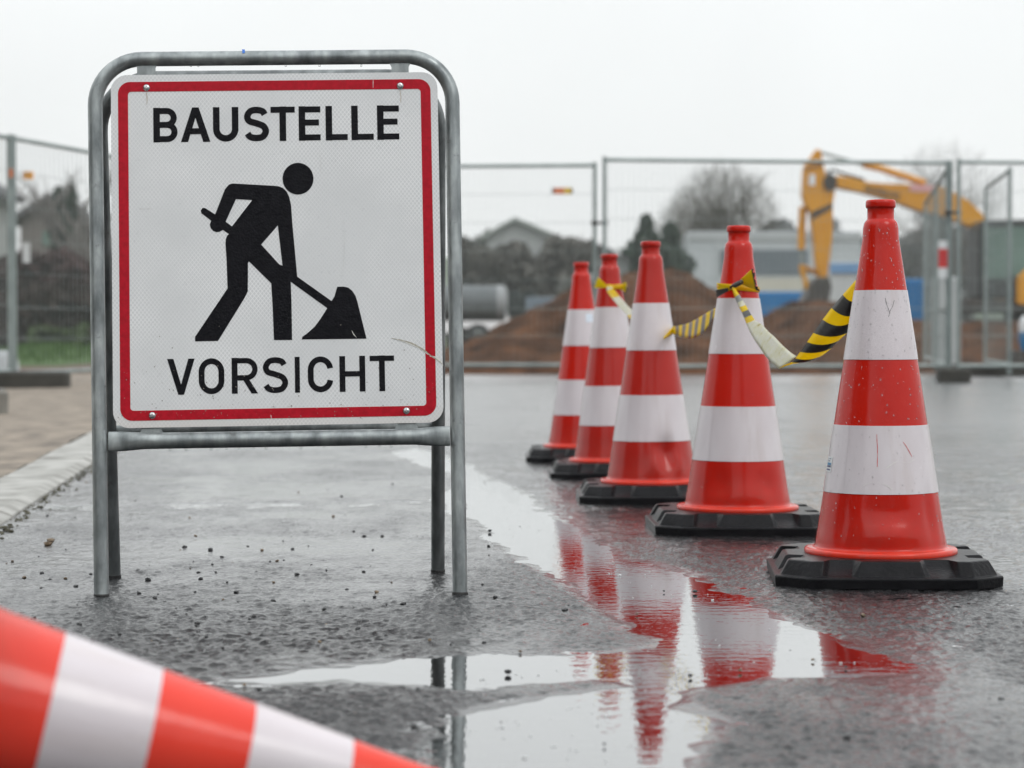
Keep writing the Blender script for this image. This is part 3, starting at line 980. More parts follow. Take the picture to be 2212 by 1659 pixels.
def lathe(prof, seg, dent, mi=None):
    m = MB(); rows = []
    for z, r_ in prof:
        rows.append([((r_ + dent(a, z)) * math.cos(a), (r_ + dent(a, z)) * math.sin(a), z) for a in (2 * math.pi * k / seg for k in range(seg))])
    m.grid(rows, closed=True)
    return m


def cone_patch(t0, t1, z0, z1, off, dent, n=8, mi=0):
    m = MB(); rows = []
    for i in range(n + 1):
        z = z0 + (z1 - z0) * i / n
        rows.append([((radius(z) + off + dent(a, z)) * math.cos(a), (radius(z) + off + dent(a, z)) * math.sin(a), z) for a in (t0 + (t1 - t0) * j / n for j in range(n + 1))])
    m.grid(rows, mi); return m


def base_plate():
    """square foot with cut corners, a lip, sloping sides and pockets near the corners"""
    h = .216; c = .056
    def octo(k): return [(h - k, h - c - k * .4), (h - c - k * .4, h - k), (-h + c + k * .4, h - k), (-h + k, h - c - k * .4), (-h + k, -h + c + k * .4), (-h + c + k * .4, -h + k), (h - c - k * .4, -h + k), (h - k, -h + c + k * .4)]
    def ring(inset, z, pocket, dz=0):
        """points round the octagon with the pocket stations on each long side"""
        O = octo(inset); out = []
        for k in range(8):
            a, b = Vector(O[k]), Vector(O[(k + 1) % 8])
            out.append((a.x, a.y, z))
            if k % 2 == 1:      # long side from k to k+1
                d = (b - a).normalized(); nrm = Vector((d.y, -d.x))
                if nrm.dot((a + b) / 2) < 0: nrm = -nrm
                L = (b - a).length
                for s_, p_ in ((.024, 0), (.036, 1), (.082, 1), (.094, 0), (L - .094, 0), (L - .082, 1), (L - .036, 1), (L - .024, 0)):
                    q_ = a + d * s_ - nrm * (pocket if p_ else 0)
                    out.append((q_.x, q_.y, z - (dz if p_ else 0)))
        return out
    m = MB()
    rings = [ring(0, 0, 0), ring(-.001, .018, 0), ring(.001, .0205, 0), ring(.010, .0215, 0), ring(.024, .046, .022, .008), ring(.0265, .0490, .028, .003), ring(.031, .0500, .030, .0)]
    m.grid(rings, closed=True)
    n = len(rings[0])
    m.add(rings[-1], [tuple(range(n))]); m.add(rings[0], [tuple(range(n))[::-1]])
    return m


def make_cone(name, mat, dents, label, sc=1.0, group="upright cones in a row"):
    root = empty(name, (0, 0, 0), label, "traffic cone", group)
    d = dentf(dents)
    b = lathe(PROF, 120, d)
    body = b.build("cone_body", [mat, M['rim']], root, smooth=True, sharp=60)
    for pl in body.data.polygons:
        if body.data.vertices[pl.vertices[0]].co.z < .0640: pl.material_index = 1
    for z0, z1 in ((.1713, .3035), (.4318, .5678)):
        zz = np.linspace(z0, z1, 12)
        pr = [(z0, radius(z0) + .0001)] + [(z, radius(z) + .0010) for z in zz] + [(z1, radius(z1) + .0001)]
        bb = lathe(pr, 120, d)
        bb.build("reflective_band", M['band'], root, smooth=True, sharp=60)
        # the glued seam of the sheet, a thin raised overlap
        s0 = -math.pi / 2 - .95
        sm = cone_patch(s0, s0 + .018 / radius(z0), z0 + .0006, z1 - .0006, .0013, d, 10)
        sm.build("sheet_seam", M['band'], root, smooth=True)
    base_plate().build("base_plate", M['base'], root, bevel=.002, smooth=True, sharp=30)
    return root, d


FRONT = -math.pi / 2
specs = [  # px of the axis, depth, yaw of the plate, dents, label, tilt
    (1904, 4.50, -3.5, [(FRONT + .02, .135, .30, .018, -.0035), (FRONT + .02, .095, .55, .020, .0035), (FRONT - .75, .12, .10, .05, -.002), (FRONT + .8, .13, .13, .05, -.0025)], "nearest upright red and white cone, beaded with rain, a small sticker on its lower band", (0, -.2), 'cone'),
    (1594, 5.607, 1.0, [(FRONT - .5, .12, .2, .03, -.003), (FRONT + .55, .11, .2, .03, -.003), (FRONT + .1, .09, .7, .02, .002)], "upright cone with yellow and black tape knotted in a bow round its neck", (0, .1), 'cone'),
    (1409, 6.593, 0.0, [(FRONT + .3, .14, .22, .035, -.010), (FRONT + .02, .105, .16, .03, .004), (FRONT + .62, .105, .14, .03, .004)], "faded upright cone with a dented skirt, third from the front of the row", (0, -.4), 'cone_faded'),
    (1325, 7.69, 0.5, [(FRONT + .5, .12, .3, .03, -.003)], "faded upright cone with tape tied round its neck, second from the far end", (0, -1.1), 'cone_faded'),
    (1259.5, 8.62, 0.0, [(FRONT + .5, .12, .3, .03, -.002)], "farthest upright cone of the row, bright red with a small pale label", (0, -.6), 'cone'),
]
cones = []
for k, (px, Y, yaw, dents, lab, tilt, mk) in enumerate(specs):
    root, d = make_cone("traffic_cone", M[mk], dents, lab)
    root.location = ((px - CX) / FPX * Y, Y, 0.0015)
    root.rotation_euler = (R(tilt[0]), R(tilt[1]), R(yaw))
    cones.append((root, d))

# --- details on the nearest cone
c1, d1 = cones[0]
fa = FRONT + math.atan2(c1.location.x, c1.location.y) * -1
def ang(f): return fa + math.asin(f) - R(-3.5)
# sticker at the left edge of the lower band
ta, tb = ang(-.985), ang(-.90)
st_ = cone_patch(ta, tb, .2105, .2405, .0016, d1, 6)
stk = st_.build("sticker", M['white'], c1, smooth=True)
blue = noisy("sticker_blue", (.03, .16, .34, 1), (.05, .25, .42, 1), 200, .4)
navy = noisy("sticker_print", (.015, .02, .10, 1), (.03, .04, .16, 1), 200, .4)
pm = MB()
for (z0, z1, f0, f1, mi) in ((.2235, .2285, .12, .9, 0), (.2195, .2230, .12, .9, 1), (.2135, .2165, .12, .85, 1), (.2310, .2330, .2, .35, 1), (.2310, .2330, .45, .65, 1), (.2355, .2370, .2, .4, 1), (.2355, .2370, .5, .8, 1)):
    p_ = cone_patch(ta + (tb - ta) * f0, ta + (tb - ta) * f1, z0, z1, .0019, d1, 3)
    pm.add(p_.v, p_.f, mi)
pm.build("sticker_print", [blue, navy], stk)
# scratches
M['scr_r'] = noisy("red_scratch", (.55, .05, .05, 1), (.70, .16, .15, 1), 400, .6)
M['scr_d'] = noisy("dark_scratch", (.08, .08, .08, 1), (.2, .2, .2, 1), 400, .6)
def cscr(pts, wd, mat):
    m = MB(); rows = []
    P = catmull(pts, 5)
    for f, z in P:
        a = ang(f); ww = wd * rnd.uniform(.5, 1.2)
        rows.append([((radius(z) + .0016) * math.cos(a + s * ww / radius(z)), (radius(z) + .0016) * math.sin(a + s * ww / radius(z)), z) for s in (-1, 1)])
    m.grid(rows); return m.build("scratch", mat, c1)
cscr([(-.075, .287), (-.07, .275), (-.06, .262), (-.058, .25), (-.06, .225)], .0006, M['scr_r'])
cscr([(.44, .272), (.50, .263), (.585, .244)], .0008, M['scr_r'])
cscr([(.16, .552), (.20, .540), (.26, .530), (.30, .522)], .0005, M['scr_d'])
cscr([(.47, .548), (.40, .536), (.32, .528), (.25, .515)], .0005, M['scr_d'])
cscr([(.1, .222), (.3, .235), (.5, .232), (.62, .238)], .0009, M['scr_l'])
cscr([(-.3, .188), (-.15, .195), (.05, .192), (.2, .182)], .0009, M['scr_l'])
# rain beads
def beads(root, d, n, seed, rmax):
    rg = random.Random(seed); m = MB()
    for k in range(n):
        z = rg.uniform(.085, .70)
        if rg.random() < .30: z = rg.uniform(.43, .565)
        a = fa + rg.uniform(-1.5, 1.5); r0 = radius(z) + .0009 + d(a, z)
        r_ = rmax * (rg.random() ** 2.6 * .85 + .15)
        rot = Matrix.Rotation(a, 3, 'Z')
        m.ico((r0 * math.cos(a), r0 * math.sin(a), z), r_, (.55, 1, 1.0 + .5 * rg.random()), rot=rot)
    return tag(m.build("rain_beads", M['drop'], root, smooth=True, sharp=180), kind='stuff')
beads(c1, d1, 900, 3, .0021)
beads(cones[1][0], cones[1][1], 220, 4, .0015)
# pale label on the farthest cone
p5 = cone_patch(FRONT + .25, FRONT + .78, .520, .552, .0016, cones[4][1], 6)
p5.build("sticker", noisy("pale_blue_label", (.62, .70, .80, 1), (.72, .78, .86, 1), 60, .4), cones[4][0])

# --- the small cone lying in the foreground
root, d = make_cone("traffic_cone", mat_cone("brightened_cone_plastic", (.70, .045, .028, 1), (.76, .06, .036, 1)), [], "smaller cone lying on its side in the near left corner, out of focus", group="none")  # orange-red base brightened to carry the gloss of its upturned side
del root['group']
SCL, yaw, beta = .715, R(9.94), R(13.2)
ax = Vector((math.cos(yaw) * math.cos(beta), math.sin(yaw) * math.cos(beta), -math.sin(beta)))
bx_ = Vector((-math.sin(yaw), math.cos(yaw), 0)); cx_ = ax.cross(bx_)
Mx = Matrix((bx_, cx_, ax)).transposed().to_4x4()
# seat the plate edge and the tip on the road
Mx = Mx @ Matrix.Rotation(R(0), 4, 'Z')
Mx = Matrix.Translation((-.548, 2.0745, .160)) @ Mx @ Matrix.Scale(SCL, 4)
root.matrix_world = Mx

# ================================================================== BARRIER TAPES
def ribbon(name, rows, label, sub=4, thick=.0004, extra=()):
    """rows: list of (left px, right px, depth left, depth right, material, sag) ; material fills to the next row"""
    mats = [M['yellow'], M['tapeblack'], M['tapeback'], M['tapegrey']]
    root = empty(name, (0, 0, 0), label, "barrier tape", "yellow and black tapes between the cones")
    m = MB(); NC = 6
    R_ = []
    for (l_, r_, yl, yr, mi, sg) in rows:
        A = at(l_[0], l_[1], yl); B = at(r_[0], r_[1], yr); r0 = []
        for j in range(NC + 1):
            t = j / NC; p = A.lerp(B, t)
            p = p + Vector((0, -.006 * math.sin(math.pi * t), -sg * 4 * t * (1 - t)))
            r0.append(p)
        R_.append((r0, mi))
    for k in range(len(R_) - 1):
        a, b = R_[k][0], R_[k + 1][0]
        rr = [[a[j].lerp(b[j], s / sub) for j in range(NC + 1)] for s in range(sub + 1)]
        m.grid(rr, R_[k][1])
    ob = m.build("tape_strip", mats, root, smooth=True, sharp=180, fix=False)
    md = ob.modifiers.new("weld", 'WELD'); md.merge_threshold = .0002
    md = ob.modifiers.new("solid", 'SOLIDIFY'); md.thickness = thick
    return root


za = lambda x, y: (1536 + x * .1736, 537.6 + y * .1736)
Z = za
t3 = ribbon("barrier_tape", [
    (Z(255, 472), Z(272, 452), 5.52, 5.52, 0, 0), (Z(268, 520), Z(305, 500), 5.50, 5.50, 0, 0), (Z(295, 600), Z(350, 565), 5.48, 5.47, 3, 0), (Z(325, 670), Z(395, 640), 5.46, 5.45, 2, 0), (Z(350, 725), Z(432, 700), 5.44, 5.43, 0, 0), (Z(385, 790), Z(462, 755), 5.42, 5.41, 1, 0),
    (Z(415, 860), Z(505, 825), 5.40, 5.38, 0, 0), (Z(440, 930), Z(545, 885), 5.38, 5.35, 2, 0), (Z(485, 1035), Z(650, 955), 5.32, 5.28, 2, 0), (Z(535, 1125), Z(715, 1030), 5.27, 5.22, 2, 0),
    (Z(600, 1220), Z(790, 1095), 5.22, 5.16, 2, 0), (Z(680, 1340), Z(900, 1210), 5.15, 5.09, 2, 0), (Z(760, 1420), Z(985, 1285), 5.10, 5.05, 2, 0), (Z(845, 1497), Z(1062, 1337), 5.06, 5.02, 2, 0)],
    "tape sagging in a V from the bow-tied cone to the nearest cone")
# second half, turned over: striped face
rowsB = [(Z(1985, 335), Z(2000, 425), 4.552, 4.554, 0, 0), (Z(1840, 345), Z(1890, 480), 4.575, 4.575, 0, 0), (Z(1640, 570), Z(1765, 655), 4.68, 4.66, 1, .004), (Z(1500, 735), Z(1738, 835), 4.74, 4.70, 0, .006), (Z(1390, 880), Z(1720, 925), 4.79, 4.72, 1, .009), (Z(1275, 1045), Z(1692, 1045), 4.85, 4.76, 0, .008),
         (Z(1195, 1160), Z(1582, 1143), 4.89, 4.82, 1, .007), (Z(1110, 1280), Z(1500, 1232), 4.94, 4.86, 0, .006), (Z(1050, 1362), Z(1395, 1318), 4.98, 4.92, 1, .006), (Z(1005, 1410), Z(1270, 1385), 5.00, 4.96, 0, .003), (Z(900, 1450), Z(1150, 1392), 5.03, 5.00, 0, 0), (Z(845, 1490), Z(900, 1462), 5.055, 5.03, 0, 0)]
tmp = ribbon("barrier_tape_half", rowsB, "x")
ch = tmp.children[0]; ch.parent = t3; ch.name = "tape_strip"
bpy.data.objects.remove(tmp)


def fan(root, apex, ends, depth, mats, name="tape_tail", pleats=9, amp=.006, tip=.82):
    """a gathered, pleated tail of tape from a knot to a ragged edge"""
    m = MB(); A0, A1 = (at(*p, depth) for p in apex); B0, B1 = (at(*p, depth - .012) for p in ends)
    n = pleats * 2; rows = []
    for s in np.linspace(0, 1, 9):
        r_ = []
        for j in range(n + 1):
            t = j / n
            p = A0.lerp(A1, t).lerp(B0.lerp(B1, t), s * (1 + (.10 * rnd.uniform(-1, 1) if s > .95 else 0)))
            r_.append(p + Vector((0, (amp * (-1) ** j) * (.35 + .65 * s), 0)))
        rows.append(r_)
    for k in range(8):
        m.grid(rows[k:k + 2], 0 if (k + 1) / 8 <= tip else 1)
    ob = m.build(name, mats, root, smooth=True, sharp=180, fix=False)
    return ob


def tie_loop(root, ci, z, tilt, wd, mat, name="tape_loop", dz=0):
    """a band of tape drawn tight round a cone"""
    o = cones[ci][0].location; m = MB(); rows = []
    for k in range(49):
        a = 2 * math.pi * k / 48
        zc = z + tilt * math.cos(a); r_ = radius(zc) + .003
        rows.append([(o.x + (r_ + e) * math.cos(a), o.y + (r_ + e) * math.sin(a), zc + h_) for h_, e in ((wd, .000), (wd * .3, .003), (-wd * .3, .003), (-wd, .0015))])
    m.grid(rows); return m.build(name, mat, root, smooth=True, sharp=180)


# bow on the second cone
tie_loop(t3, 1, at(1570, 622, 5.607).z, -.004, .007, M['yellow'])
fan(t3, (Z(355, 392), Z(372, 442)), (Z(520, 240), Z(582, 520)), 5.53, [M['yellow'], M['tapeblack']], tip=.88)
fan(t3, (Z(272, 455), Z(268, 492)), (Z(85, 425), Z(88, 500)), 5.535, [M['yellow'], M['yellow']], name="bow_lobe", pleats=4, amp=.004)
fan(t3, (Z(262, 476), Z(262, 500)), (Z(60, 510), Z(72, 605)), 5.53, [M['yellow'], M['tapeblack']], tip=.35, pleats=6, amp=.004)
m = MB(); m.tube([at(*Z(250, 478), 5.525), at(*Z(300, 452), 5.505), at(*Z(345, 428), 5.505), at(*Z(375, 412), 5.52)], [.0045, .0062, .0066, .006], 12)
m.build("knot", M['tapeblack'], t3, smooth=True)

# short span between the third and second cones
z5 = lambda x, y: (1440 + x * .3490, 288 + y * .3490)
rows2 = [(z5(-20, 1262), z5(-18, 1275), 6.50, 6.50, 0, 0), (z5(38, 1196), z5(40, 1242), 6.56, 6.56, 0, 0)]
up = [(38, 1196), (75, 1190), (120, 1180), (160, 1163), (200, 1140), (245, 1113), (292, 1086)]; lo = [(40, 1242), (75, 1256), (110, 1265), (150, 1269), (185, 1258), (232, 1228), (284, 1150)]
ui = catmull(up, 2); li = catmull(lo, 2)
rows2 += [(z5(*ui[k]), z5(*li[k]), 6.56 - .068 * k, 6.56 - .068 * k, k % 2, -.004) for k in range(1, 13)] + [(z5(345, 1066), z5(345, 1116), 5.664, 5.668, 0, 0)]
t2 = ribbon("barrier_tape", rows2, "short twisted striped tape stretched between the dented cone and the bow-tied cone")

# span between the fourth and third cones
z6 = lambda x, y: (1238.4 + x * .1041, 556.8 + y * .1041)
rows1 = [(z6(690, 590), z6(770, 580), 7.60, 7.60, 2, 0), (z6(690, 690), z6(830, 640), 7.55, 7.54, 0, 0), (z6(740, 770), z6(900, 720), 7.45, 7.44, 0, 0), (z6(800, 840), z6(960, 800), 7.36, 7.34, 2, 0), (z6(870, 930), z6(1040, 890), 7.26, 7.24, 2, 0), (z6(960, 1040), z6(1120, 990), 7.12, 7.10, 2, 0), (z6(1050, 1120), z6(1210, 1075), 6.98, 6.94, 2, 0), (z6(1120, 1200), z6(1300, 1160), 6.82, 6.80, 0, 0), (z6(1180, 1270), z6(1380, 1230), 6.662, 6.658, 0, 0)]
t1 = ribbon("barrier_tape", rows1, "narrow pale twisted tape running from the tied far cone behind the dented cone")
tie_loop(t1, 3, at(1318, 620, 7.69).z, .004, .0075, M['yellow'])
fan(t1, (z6(690, 560), z6(690, 625)), (z6(500, 390), z6(430, 620)), 7.61, [M['yellow'], M['yellow']], pleats=4, amp=.006)
fan(t1, (z6(980, 590), z6(985, 650)), (z6(1110, 480), z6(1100, 720)), 7.66, [M['yellow'], M['tapeblack']], pleats=3, amp=.008, tip=.9)
m = MB(); m.tube([at(*z6(690, 600), 7.60), at(*z6(760, 600), 7.585), at(*z6(820, 605), 7.60)], [.006, .008, .006], 10)
m.build("knot", M['yellow'], t1, smooth=True)

# ================================================================== SITE FENCE
def panel_fence(p0, p1, ztop, label, zbot=.15, pitch=.056, wire=.0043):
    p0 = Vector((p0[0], p0[1], 0)); p1 = Vector((p1[0], p1[1], 0))
    d = p1 - p0; L = d.length; d.normalize()
    root = empty("site_fence", p0, label, "fence", "wire site fence panels")
    root.rotation_euler = (0, 0, math.atan2(d.y, d.x))
    fr = MB(); rt = .021
    for x in (0, L): fr.tube([(x, 0, .05), (x, 0, ztop + .03)], rt, 12)
    for z in (zbot, ztop): fr.tube([(0, 0, z), (L, 0, z)], rt * .92, 12)
    fr.build("frame", M['fence_steel'], root, smooth=True)
    wm = MB(); n = int(L / pitch)
    for k in range(1, n): wm.box((k * L / n, 0, (zbot + ztop) / 2), (wire, wire, ztop - zbot))
    for z in np.linspace(zbot, ztop, 8)[1:-1]: wm.box((L / 2, .0036, z), (L, .0036, .0036))
    for z in (zbot + .55, zbot + .30): wm.box((L / 2, -.0036, z), (L, .0036, .0036))
    wm.build("wire_mesh", M['fence_steel'], root)
    return root


def foot(p, yaw, label, mat='concrete', size=(.72, .24, .13)):
    m = MB(); lx, ly, h = size
    ringb = rrect(-lx / 2, -ly / 2, lx / 2, ly / 2, .04, 4); ringt = rrect(-lx / 2 + .02, -ly / 2 + .02, lx / 2 - .02, ly / 2 - .02, .035, 4)
    m.grid([[(x, y, 0) for x, y in ringb], [(x, y, h * .85) for x, y in ringb], [(x, y, h) for x, y in ringt]], closed=True)
    m.add([(x, y, h) for x, y in ringt], [tuple(range(len(ringt)))])
    o = m.build("ballast_block", M[mat], smooth=True, sharp=35)
    o.location = (p[0], p[1], .002); o.rotation_euler = (0, 0, yaw)
    return tag(o, label, "ballast block", "blocks the fence stands in")


ZT = 2.10
A1 = onz(1285, 357, ZT); Aw = onz(1000, 359, ZT)
da = (Aw - A1); da.normalize(); A0 = A1 + da * 3.5
B0 = onz(1306, 345, ZT); B1 = onz(2047, 352, ZT)
fA = panel_fence(A0, A1, ZT, "wire fence panel behind the sign carrying a small orange and black plate")
fB = panel_fence(B0, B1, ZT, "wire fence panel behind the row of cones, in front of the excavator boom")
C0 = onz(2071, 350, ZT); C1 = C0 + (B1 - B0).normalized() * 3.5
panel_fence(C0, C1, ZT, "wire fence panel at the right edge in front of the excavator cab")
pd = (onz(2000, 440, ZT) - Vector((B1.x + .06, B1.y + .1, 0))); pd.z = 0; pd.normalize()
Q0 = Vector((B1.x + .05, B1.y + .10, 0)); Q1 = Q0 + pd * 3.5
panel_fence(Q0, Q1, ZT, "wire fence panel running away behind the red and white plate", pitch=.16, wire=.003)
panel_fence(Q1 + pd * .06, Q1 + pd * 3.56, ZT, "farthest wire fence panel, seen end-on left of the excavator cab", pitch=.16, wire=.003)
panel_fence(onz(2182, 367, ZT), onz(2130, 407, ZT), ZT, "short-looking wire fence panel slanting away in front of the excavator cab", pitch=.16, wire=.003)
L0 = onz(29, 299, ZT); L1 = onz(195, 329, ZT); dl = (L1 - L0); dl.z = 0; dl.normalize()
fL = panel_fence(L0, L0 + dl * 3.5, ZT, "wire fence panel left of the sign in front of the dark hedge", zbot=.13, pitch=.09)
K0 = Vector((L0.x - .02, L0.y - .06, 0)); K1 = Vector((L0.x - .85, L0.y - 3.45, 0))
panel_fence(K1, K0, ZT, "wire fence panel cut by the left edge of the photo")
foot((L0.x + .03, L0.y - .25, 0), R(4), "long dark fence foot under the post left of the sign", 'recycled', (.95, .26, .15))
pf = onz(-52, 902); foot((pf.x, pf.y, 0), R(6), "grey fence foot cut off by the left edge", 'concrete', (.34, .24, .16))
foot(((B1.x + C0.x) / 2, (B1.y + C0.y) / 2 - .05, 0), R(82), "dark fence foot below the red and white plate", 'recycled', (.72, .30, .13))
foot(((A1.x + B0.x) / 2, (A1.y + B0.y) / 2, 0), R(85), "fence foot half hidden behind the far cones", 'concrete')
pf = onz(2180, 812); foot((pf.x, pf.y, 0), R(2), "long dark fence foot at the right edge", 'recycled', (1.2, .26, .13))
# fence couplers
def coupler(p, label):
    m = MB(); m.tube([p + Vector((-.075, -.03, 0)), p + Vector((.075, -.03, 0))], .013, 10)
    for s in (-.05, .05): m.tube([p + Vector((s, 0, -.022)), p + Vector((s, 0, .022))], .030, 12)
    return tag(m.build("fence_coupler", M['darkmetal'], smooth=True), label, "coupler", "clamps joining the fence panels")
pm_ = (A1 + B0) / 2; pm_.z = 1.52; coupler(pm_, "dark clamp joining the two posts above the far cones")
pm_ = (B1 + C0) / 2; pm_.z = 1.62; coupler(pm_, "dark clamp joining the posts above the red and white plate")

# small plates on the fence
def plate(name, c, size, mats, label, cat, split=None, yaw=0):
    o = empty(name, c, label, cat); o.rotation_euler = (0, 0, yaw)
    x0 = -size[0] / 2; horiz = split[0] == 'x'
    for (f0, f1, mt, pn) in split[1]:
        m = MB()
        if horiz: m.box((size[0] * ((f0 + f1) / 2 - .5), 0, 0), (size[0] * (f1 - f0) - .001, .006, size[1]))
        else: m.box((0, 0, size[1] * ((f0 + f1) / 2 - .5)), (size[0], .006, size[1] * (f1 - f0) - .001))
        m.build(pn, mt, o)
    return o
ora = noisy("orange_plate", (.62, .16, .05, 1), (.70, .22, .08, 1), 20, .5)
yel = noisy("plate_yellow", (.66, .42, .02, 1), (.72, .48, .04, 1), 20, .5)
redp = noisy("plate_red", (.52, .03, .03, 1), (.60, .05, .05, 1), 20, .5)
p = at(1215, 412, A1.y - .03)
plate("hazard_tag", p, (.205, .058), None, "small orange plate with dark ends on the wire fence behind the sign", "tag", ('x', [(0, .10, M['darkmetal'], 'dark_end'), (.10, .58, ora, 'orange_field'), (.58, .92, yel, 'yellow_field'), (.92, 1, M['darkmetal'], 'dark_end')]))
p = at(2037, 560, B1.y - .04)
plate("hazard_marker", p, (.085, .36), None, "narrow upright red and white plate hung on the right fence post", "marker", ('z', [(0, .27, M['white'], 'white_end'), (.27, .78, redp, 'red_field'), (.78, 1, M['white'], 'white_end')]))
orp = noisy("orange_tag", (.72, .32, .05, 1), (.80, .40, .08, 1), 20, .5)
def tagplate(px, py, Y, wd, h_, lab, mat):
    m = MB(); m.box((0, 0, 0), (wd, .006, h_)); o = m.build("fence_tag", mat); o.location = at(px, py, Y)
    return tag(o, lab, "tag")
ftL = L0 + dl * .28
tagplate(61, 379, ftL.y, .088, .065, "small orange tag wired to the fence right of the left post", orp)
tagplate(24, 374, L0.y - .12, .03, .07, "sliver of orange tag left of the left fence post", ora)
tagplate(57, 546, L0.y + .3, .065, .17, "small white notice on the fence beside the left post", M['white'])

# ================================================================== SOIL, MACHINES AND BUILDINGS BEHIND THE FENCE
def heap(name, prof, Y, dy0, dy1, label, seed, amp=.12):
    xs_ = np.array([at(px, py, Y).x for px, py in prof]); zs_ = np.array([max(0, at(px, py, Y).z) for px, py in prof])
    m = MB(); rows = []
    for y in np.linspace(Y - dy0, Y + dy1, 110):
        t = (y - Y) / (dy0 if y < Y else dy1); k = max(0, 1 - abs(t) ** 1.5)
        X = np.linspace(xs_[0], xs_[-1], 150)
        z = np.interp(X, xs_, zs_) * k
        z = z + (vnoise(X, np.full(X.shape, y), 1.3, seed + 2) - .5) * amp * 1.6 * np.minimum(1, z * 2)
        z = z + (vnoise(X, np.full(X.shape, y), .5, seed) - .5) * amp * np.minimum(1, z * 3) + (vnoise(X, np.full(X.shape, y), .16, seed + 1) - .5) * amp * .6 * np.minimum(1, z * 3) + (vnoise(X, np.full(X.shape, y), .07, seed + 3) - .5) * amp * .5 * np.minimum(1, z * 3) - .02
        rows.append([(a, y, b) for a, b in zip(X, z)])
    m.grid(rows)
    return tag(m.build(name, M['soil'], smooth=True, sharp=180), label, "soil heap", "heaps of dug earth")


heap("soil_heap", [(930, 772), (1000, 745), (1050, 722), (1100, 692), (1150, 668), (1200, 645), (1230, 622), (1300, 590), (1370, 574), (1430, 576), (1480, 592), (1520, 620), (1560, 652), (1600, 690), (1640, 715), (1700, 742), (1760, 772)], 31, 4.6, 5, "large brown heap of dug earth behind the far cones", 1)
heap("soil_heap", [(1560, 765), (1620, 715), (1650, 692), (1690, 667), (1720, 650), (1760, 648), (1800, 652), (1850, 668), (1930, 690), (2050, 705), (2300, 700), (2420, 765)], 43, 6, 4.0, "lower dark heap of earth under the excavator bucket", 3)
heap("soil_heap", [(1880, 790), (1960, 765), (2060, 742), (2150, 735), (2300, 730), (2420, 780)], 33, 4, 4, "low brown spread of earth behind the fence at the right", 5, .08)

# excavator, seen from its side, arm to the left
EY = 48.0
ex = empty("excavator", (at(2200, 764, EY).x, EY, 0), "yellow excavator with its arm bent down to the earth, behind the right fence", "excavator")
EO = ex.location
ze = lambda x, y: (1689.8 + x * .2361, 307.2 + y * .2361)


def eprism(name, polys, y0, y1, mat, parent=ex, conv=ze, bevel=.02):
    m = MB()
    def f(x, y, t):
        p = at(x, y, EY); return Vector((p.x, EY + t, p.z)) - EO
    m.prism([[conv(*p) for p in pl] for pl in polys], f, y0, y1)
    return m.build(name, mat, parent, bevel=bevel)


stick = eprism("stick", [[(312, 62), (345, 88), (362, 190), (388, 300), (470, 330), (478, 420), (455, 560), (452, 800), (432, 1000), (402, 1240), (330, 1250), (300, 1120), (280, 900), (250, 650), (205, 590), (176, 480), (190, 240), (235, 165)]], -.20, .20, M['excav'])
eprism("pivot", [[(425 + 62 * math.cos(R(a)), 372 + 78 * math.sin(R(a))) for a in range(0, 360, 20)]], -.26, .26, M['darkmetal'], stick)
eprism("label", [[(232, 300), (292, 300), (288, 400), (226, 400)]], -.212, -.204, M['white'], stick, bevel=0)
eprism("wear_plate", [[(250, 650), (440, 560), (442, 610), (262, 712)]], -.216, -.206, M['darkmetal'], stick, bevel=0)
boom = eprism("boom", [[(440, 330), (500, 312), (620, 330), (750, 368), (900, 382), (1120, 392), (1300, 398), (1420, 410), (1560, 468), (1690, 545), (1800, 650), (2050, 960), (2260, 1180), (2120, 1290), (1880, 960), (1700, 770), (1560, 720), (1400, 660), (1230, 628), (1050, 562), (900, 512), (740, 470), (560, 432), (470, 412)]], -.24, .24, M['excav'])
eprism("rust_edge", [[(190, 235), (362, 190), (366, 222), (188, 268)]], -.214, -.205, noisy("dull_orange", (.30, .13, .02, 1), (.40, .18, .03, 1), 3, .6), stick, bevel=0)
lb = MB()
def lbx(x, y):
    p = at(*ze(x, y), EY); return Vector((p.x, EY - .252, p.z)) - EO
for k, ww in enumerate((34, 22, 22, 34, 22, 22, 20, 24, 22)):
    x0_ = 742 + k * 36; yb_ = 402 + k * 8.5
    for (a, b, c, d_) in ((0, 0, 8, 56), (ww - 8, 0, ww, 56)): lb.add([lbx(x0_ + a, yb_ + b), lbx(x0_ + c, yb_ + b + 1), lbx(x0_ + c, yb_ + d_), lbx(x0_ + a, yb_ + d_)], [(0, 1, 2, 3)])
    yy = (0, 24, 46)[k % 3]
    lb.add([lbx(x0_ + 8, yb_ + yy), lbx(x0_ + ww - 8, yb_ + yy + 1), lbx(x0_ + ww - 8, yb_ + yy + 11), lbx(x0_ + 8, yb_ + yy + 10)], [(0, 1, 2, 3)])
lb.build("lettering", M['darkmetal'], boom)
pinkm = noisy("faded_red_label", (.60, .28, .28, 1), (.66, .40, .40, 1), 3, .5)
eprism("label", [[(1150, 395), (1360, 402), (1362, 462), (1150, 452)]], -.252, -.244, pinkm, boom, bevel=0)
def etube(name, pts, r_, mat, y=0):
    m = MB(); m.tube([Vector((at(*ze(*p), EY).x, EY + y, at(*ze(*p), EY).z)) - EO for p in pts], r_, 12)
    return m.build(name, mat, ex, smooth=True)
etube("arm_cylinder", [(742, 205), (900, 240), (1310, 375)], .075, M['excav'])
etube("piston_rod", [(345, 92), (742, 205)], .035, M['fence_steel'])
etube("bucket_cylinder", [(190, 590), (172, 980)], .085, M['excav'])
etube("piston_rod", [(172, 980), (182, 1135)], .04, M['fence_steel'])
etube("bucket_link", [(165, 1125), (222, 1345)], .055, M['excav'], -.1)
etube("bucket_link", [(165, 1125), (360, 1215)], .055, M['excav'], .1)
